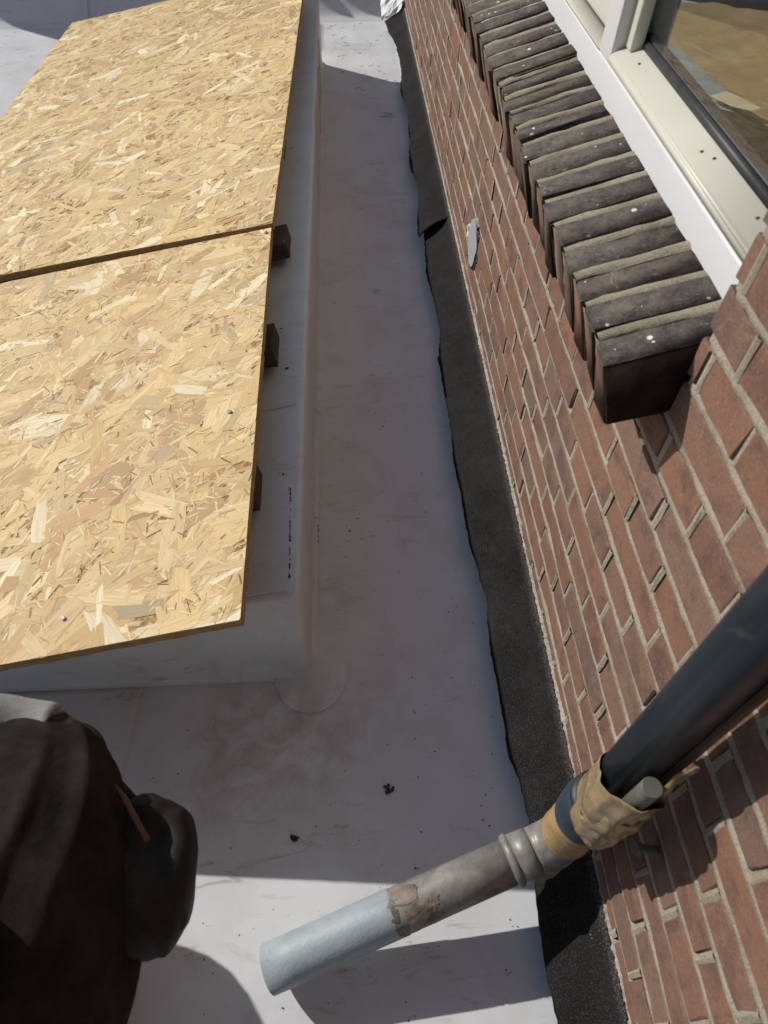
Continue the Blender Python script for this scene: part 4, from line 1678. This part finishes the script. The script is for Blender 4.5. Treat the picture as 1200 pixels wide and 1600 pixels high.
obj('body', bme, (), per)
# face: nose, eyes, ears, and hair
hc = Vector((-0.905, 0.06, 1.19)) - pl_
for (nm, m_, p, r_, s_) in (('nose', SKIN, (0.0, 0.092, -0.012), 0.016, (0.7, 1, 1.4)), ('ear', SKIN, (-0.086, -0.005, -0.015), 0.024, (0.4, .8, 1.3)), ('ear', SKIN, (0.086, -0.005, -0.015), 0.024, (0.4, .8, 1.3)),
                          ('mouth', SKIN, (0, 0.082, -0.055), 0.014, (1.6, .5, .35)), ('eye', CRUMB, (-0.032, 0.076, 0.012), 0.012, (1, 1, 1)), ('eye', CRUMB, (0.032, 0.076, 0.012), 0.012, (1, 1, 1))):
    bm = bmesh.new()
    bmesh.ops.create_uvsphere(bm, u_segments=14, v_segments=10, radius=r_, matrix=Matrix.Translation(hc + Vector(p)) @ Matrix.Diagonal((*s_, 1)))
    obj(nm, bm_mesh(nm, bm, True), m_, per)
bm = bmesh.new()
g = bmesh.ops.create_icosphere(bm, subdivisions=4, radius=0.100, matrix=Matrix.Translation(hc + Vector((0, -0.012, 0.022))) @ Matrix.Diagonal((0.95, 1.0, 0.98, 1)))
kill = [v for v in bm.verts if (v.co - hc).y > 0.045 and (v.co - hc).z < 0.055 or (v.co - hc).z < -0.055]
bmesh.ops.delete(bm, geom=kill, context='VERTS')
for v in bm.verts:
    v.co += v.normal * 0.006 * noise.noise(v.co * 40)
obj('hair', bm_mesh('hair', bm, True), HAIR, per)
# boots
for sx, fy in ((-0.82, 0.0), (-1.13, 0.13)):
    bm = bmesh.new()
    pts = [Vector((sx, fy - 0.065, 0.052)), Vector((sx, fy - 0.02, 0.056)), Vector((sx, fy + 0.06, 0.052)), Vector((sx, fy + 0.15, 0.040)), Vector((sx, fy + 0.19, 0.032))]
    sweep(bm, [p - pl_ for p in pts], [0.040, 0.050, 0.050, 0.040, 0.018], 18)
    obj('boot', bm_mesh('boot', bm, True), LEATHER, per)


def loft(name, path, rad, m, parent, seg=150, sub=14, folds=None, squash=1.0):
    """smooth tube with fold relief; path points are world"""
    P, Rr = [], []
    for i in range(len(path) - 1):
        p0, p1, p2, p3 = (Vector(path[max(i - 1, 0)]), Vector(path[i]), Vector(path[i + 1]), Vector(path[min(i + 2, len(path) - 1)]))
        r0, r1, r2, r3 = (rad[max(i - 1, 0)], rad[i], rad[i + 1], rad[min(i + 2, len(rad) - 1)])
        for q in range(sub):
            t = q / sub
            h = lambda a, b, c, d: 0.5 * (2 * b + (c - a) * t + (2 * a - 5 * b + 4 * c - d) * t * t + (3 * b - a - 3 * c + d) * t ** 3)
            P.append(Vector([h(p0[k], p1[k], p2[k], p3[k]) for k in range(3)]))
            Rr.append(h(r0, r1, r2, r3))
    P.append(Vector(path[-1]))
    Rr.append(rad[-1])
    bm = bmesh.new()
    rings = sweep(bm, [p - parent.location for p in P], Rr, seg, True)
    if folds:
        n = len(rings)
        for i, ring in enumerate(rings):
            c = P[i] - parent.location
            for k, v in enumerate(ring):
                d = (v.co - c)
                if d.length > 1e-6:
                    v.co += d.normalized() * folds(i / (n - 1), 2 * PI * k / seg, v.co)
    me = bm_mesh(name, bm, True)
    return obj(name, me, m, parent)


FOLD = []
rf = random.Random(41)
for q in range(15):
    FOLD.append((2 * PI * q / 15 + rf.uniform(-.15, .15), rf.uniform(-1.3, 1.3), rf.uniform(0.05, 0.12), rf.uniform(0.004, 0.011), rf.uniform(.1, .9), rf.uniform(.15, .45)))


def leg_folds(f, a, co):
    s_ = 0.0
    for (a0, sl, w, am, fc, fw) in FOLD:
        d = a - (a0 + sl * (f - .5) + 0.25 * math.sin(f * 5 + a0))
        d = (d + PI) % (2 * PI) - PI
        s_ += am * math.exp(-(d / w) ** 2) * math.exp(-((f - fc) / fw) ** 2)
    return s_ + 0.006 * noise.noise(co * 9) + 0.0022 * noise.noise(co * 24)


loft('trouser_leg', [(-0.8080, 0.3420, 0.4750), (-0.7980, 0.3220, 0.4800), (-0.7780, 0.2600, 0.4850), (-0.7600, 0.1800, 0.4800), (-0.7480, 0.1000, 0.4700), (-0.7550, 0.0200, 0.4600), (-0.7900, -0.0800, 0.4450), (-0.8400, -0.1800, 0.4350)],
     [0.010, 0.052, 0.094, 0.112, 0.116, 0.112, 0.115, 0.120], DKCLOTH, per, folds=leg_folds)
# jacket hem hanging over the lap
loft('jacket', [(-0.7750, 0.1250, 0.5900), (-0.7800, 0.1100, 0.6000), (-0.8100, 0.0200, 0.6400), (-0.8600, -0.0600, 0.7200), (-0.9000, -0.0800, 0.8600), (-0.9050, -0.0600, 1.0100)], [0.010, 0.042, 0.085, 0.125, 0.150, 0.10], BRCLOTH, per, folds=leg_folds)
# grey canvas knee flap
vs, fs = [], []
for j in range(7):
    for i in range(13):
        u, v = i / 12, j / 6
        x = -0.872 + 0.118 * u
        y = 0.362 - 0.038 * v - 0.010 * u
        z = 0.527 + 0.012 * math.sin(v * 2.6) + 0.006 * math.sin(u * 5 + v) - 0.020 * (u ** 3) * (1 - v)
        vs.append(Vector((x + .003 * noise.noise(Vector((u * 4, v * 4, 0))), y, z + .004 * noise.noise(Vector((u * 5, v * 5, 4))))) - pl_)
for j in range(6):
    for i in range(12):
        a = j * 13 + i
        fs.append((a, a + 1, a + 14, a + 13))
o = obj('knee_flap', mesh('knee_flap', vs, fs, True), GRCLOTH, per)
o['label'] = 'pale grey canvas flap over the front of the knee'
o.modifiers.new('thick', 'SOLIDIFY').thickness = 0.004

# tool pouch on the thigh
pouch = thing('tool_pouch', 'black tool pouch hanging at the right side of the squatting person', 'tool pouch', (-0.635, 0.165, 0.345))


def pouch_ring(z, ax_, ay_, cx, cy, n_=40, e=2.7):
    out = []
    for i in range(n_):
        a = 2 * PI * i / n_
        c_, s_ = math.cos(a), math.sin(a)
        out.append(Vector((cx + ax_ * math.copysign(abs(c_) ** (2 / e), c_), cy + ay_ * math.copysign(abs(s_) ** (2 / e), s_), z)) - pouch.location)
    return out


lev = [(0.262, 0.012, 0.03, -0.672, 0.195), (0.268, 0.034, 0.062, -0.668, 0.195), (0.29, 0.047, 0.080, -0.664, 0.195), (0.33, 0.054, 0.088, -0.660, 0.195), (0.37, 0.057, 0.092, -0.657, 0.193), (0.40, 0.056, 0.090, -0.657, 0.192),
       (0.412, 0.051, 0.083, -0.658, 0.192), (0.419, 0.041, 0.070, -0.660, 0.192), (0.416, 0.034, 0.060, -0.664, 0.192), (0.421, 0.022, 0.044, -0.668, 0.192), (0.424, 0.01, 0.02, -0.670, 0.192)]
lev = [(z + 0.072, a_ * .9, b_ * .9, x + 0.024, y - 0.026) for z, a_, b_, x, y in lev]
bm = bmesh.new()
rings = [[bm.verts.new(q + Vector((0, 0, .007 * noise.noise(q * 14))) + q.normalized() * (.010 * noise.noise(q * 15) + .007 * max(0, 1 - abs(noise.noise(q * 20 + Vector((7, 0, 0)))) * 5)  + .002 * noise.noise(q * 60))) for q in pouch_ring(*l)] for l in lev]
for a, b in zip(rings, rings[1:]):
    for i in range(40):
        j = (i + 1) % 40
        bm.faces.new((a[i], a[j], b[j], b[i]))
bm.faces.new(list(reversed(rings[0])))
bm.faces.new(rings[-1])
obj('pouch_body', bm_mesh('pouch_body', bm, True), LEATHER, pouch)
# strap with buckle from the knee to the pouch, and a loose loop below
bm = bmesh.new()
pts = [Vector(p) - pouch.location for p in ((-0.7780, 0.3290, 0.4920), (-0.7510, 0.3120, 0.4970), (-0.7210, 0.2920, 0.4920), (-0.6980, 0.2740, 0.4820), (-0.6760, 0.2590, 0.4720), (-0.6560, 0.2440, 0.4670))]
sweep(bm, pts, [0.007, 0.010, 0.008, 0.011, 0.009, 0.006], 10)
obj('pouch_strap', bm_mesh('pouch_strap', bm, True), LEATHER, pouch)
bm = bmesh.new()
pts = [Vector(p) - pouch.location for p in ((-0.7660, 0.0290, 0.4120), (-0.7290, 0.0380, 0.3720), (-0.6910, 0.0400, 0.3670), (-0.6660, 0.0290, 0.3620), (-0.6480, 0.0140, 0.3570), (-0.6360, -0.0110, 0.3520), (-0.6410, -0.0560, 0.3420))]
sweep(bm, pts, [0.009, 0.009, 0.009, 0.010, 0.009, 0.009, 0.009], 10)
obj('hammer_loop', bm_mesh('hammer_loop', bm, True), LEATHER, pouch)
bm = bmesh.new()
sweep(bm, [(0, 0, 0), (0.032, -0.046, -0.004)], [0.0037, 0.0037], 6)
sweep(bm, [(0, 0, 0), (-0.010, 0.013, 0.0095)], [0.0037, 0.0007], 6)
o = obj('carpenter_pencil', bm_mesh('carpenter_pencil', bm), ORANGE)
o.location = (-0.655, 0.236, 0.511)
tag(o, 'orange carpenter pencil sticking out of the black tool pouch', 'pencil')
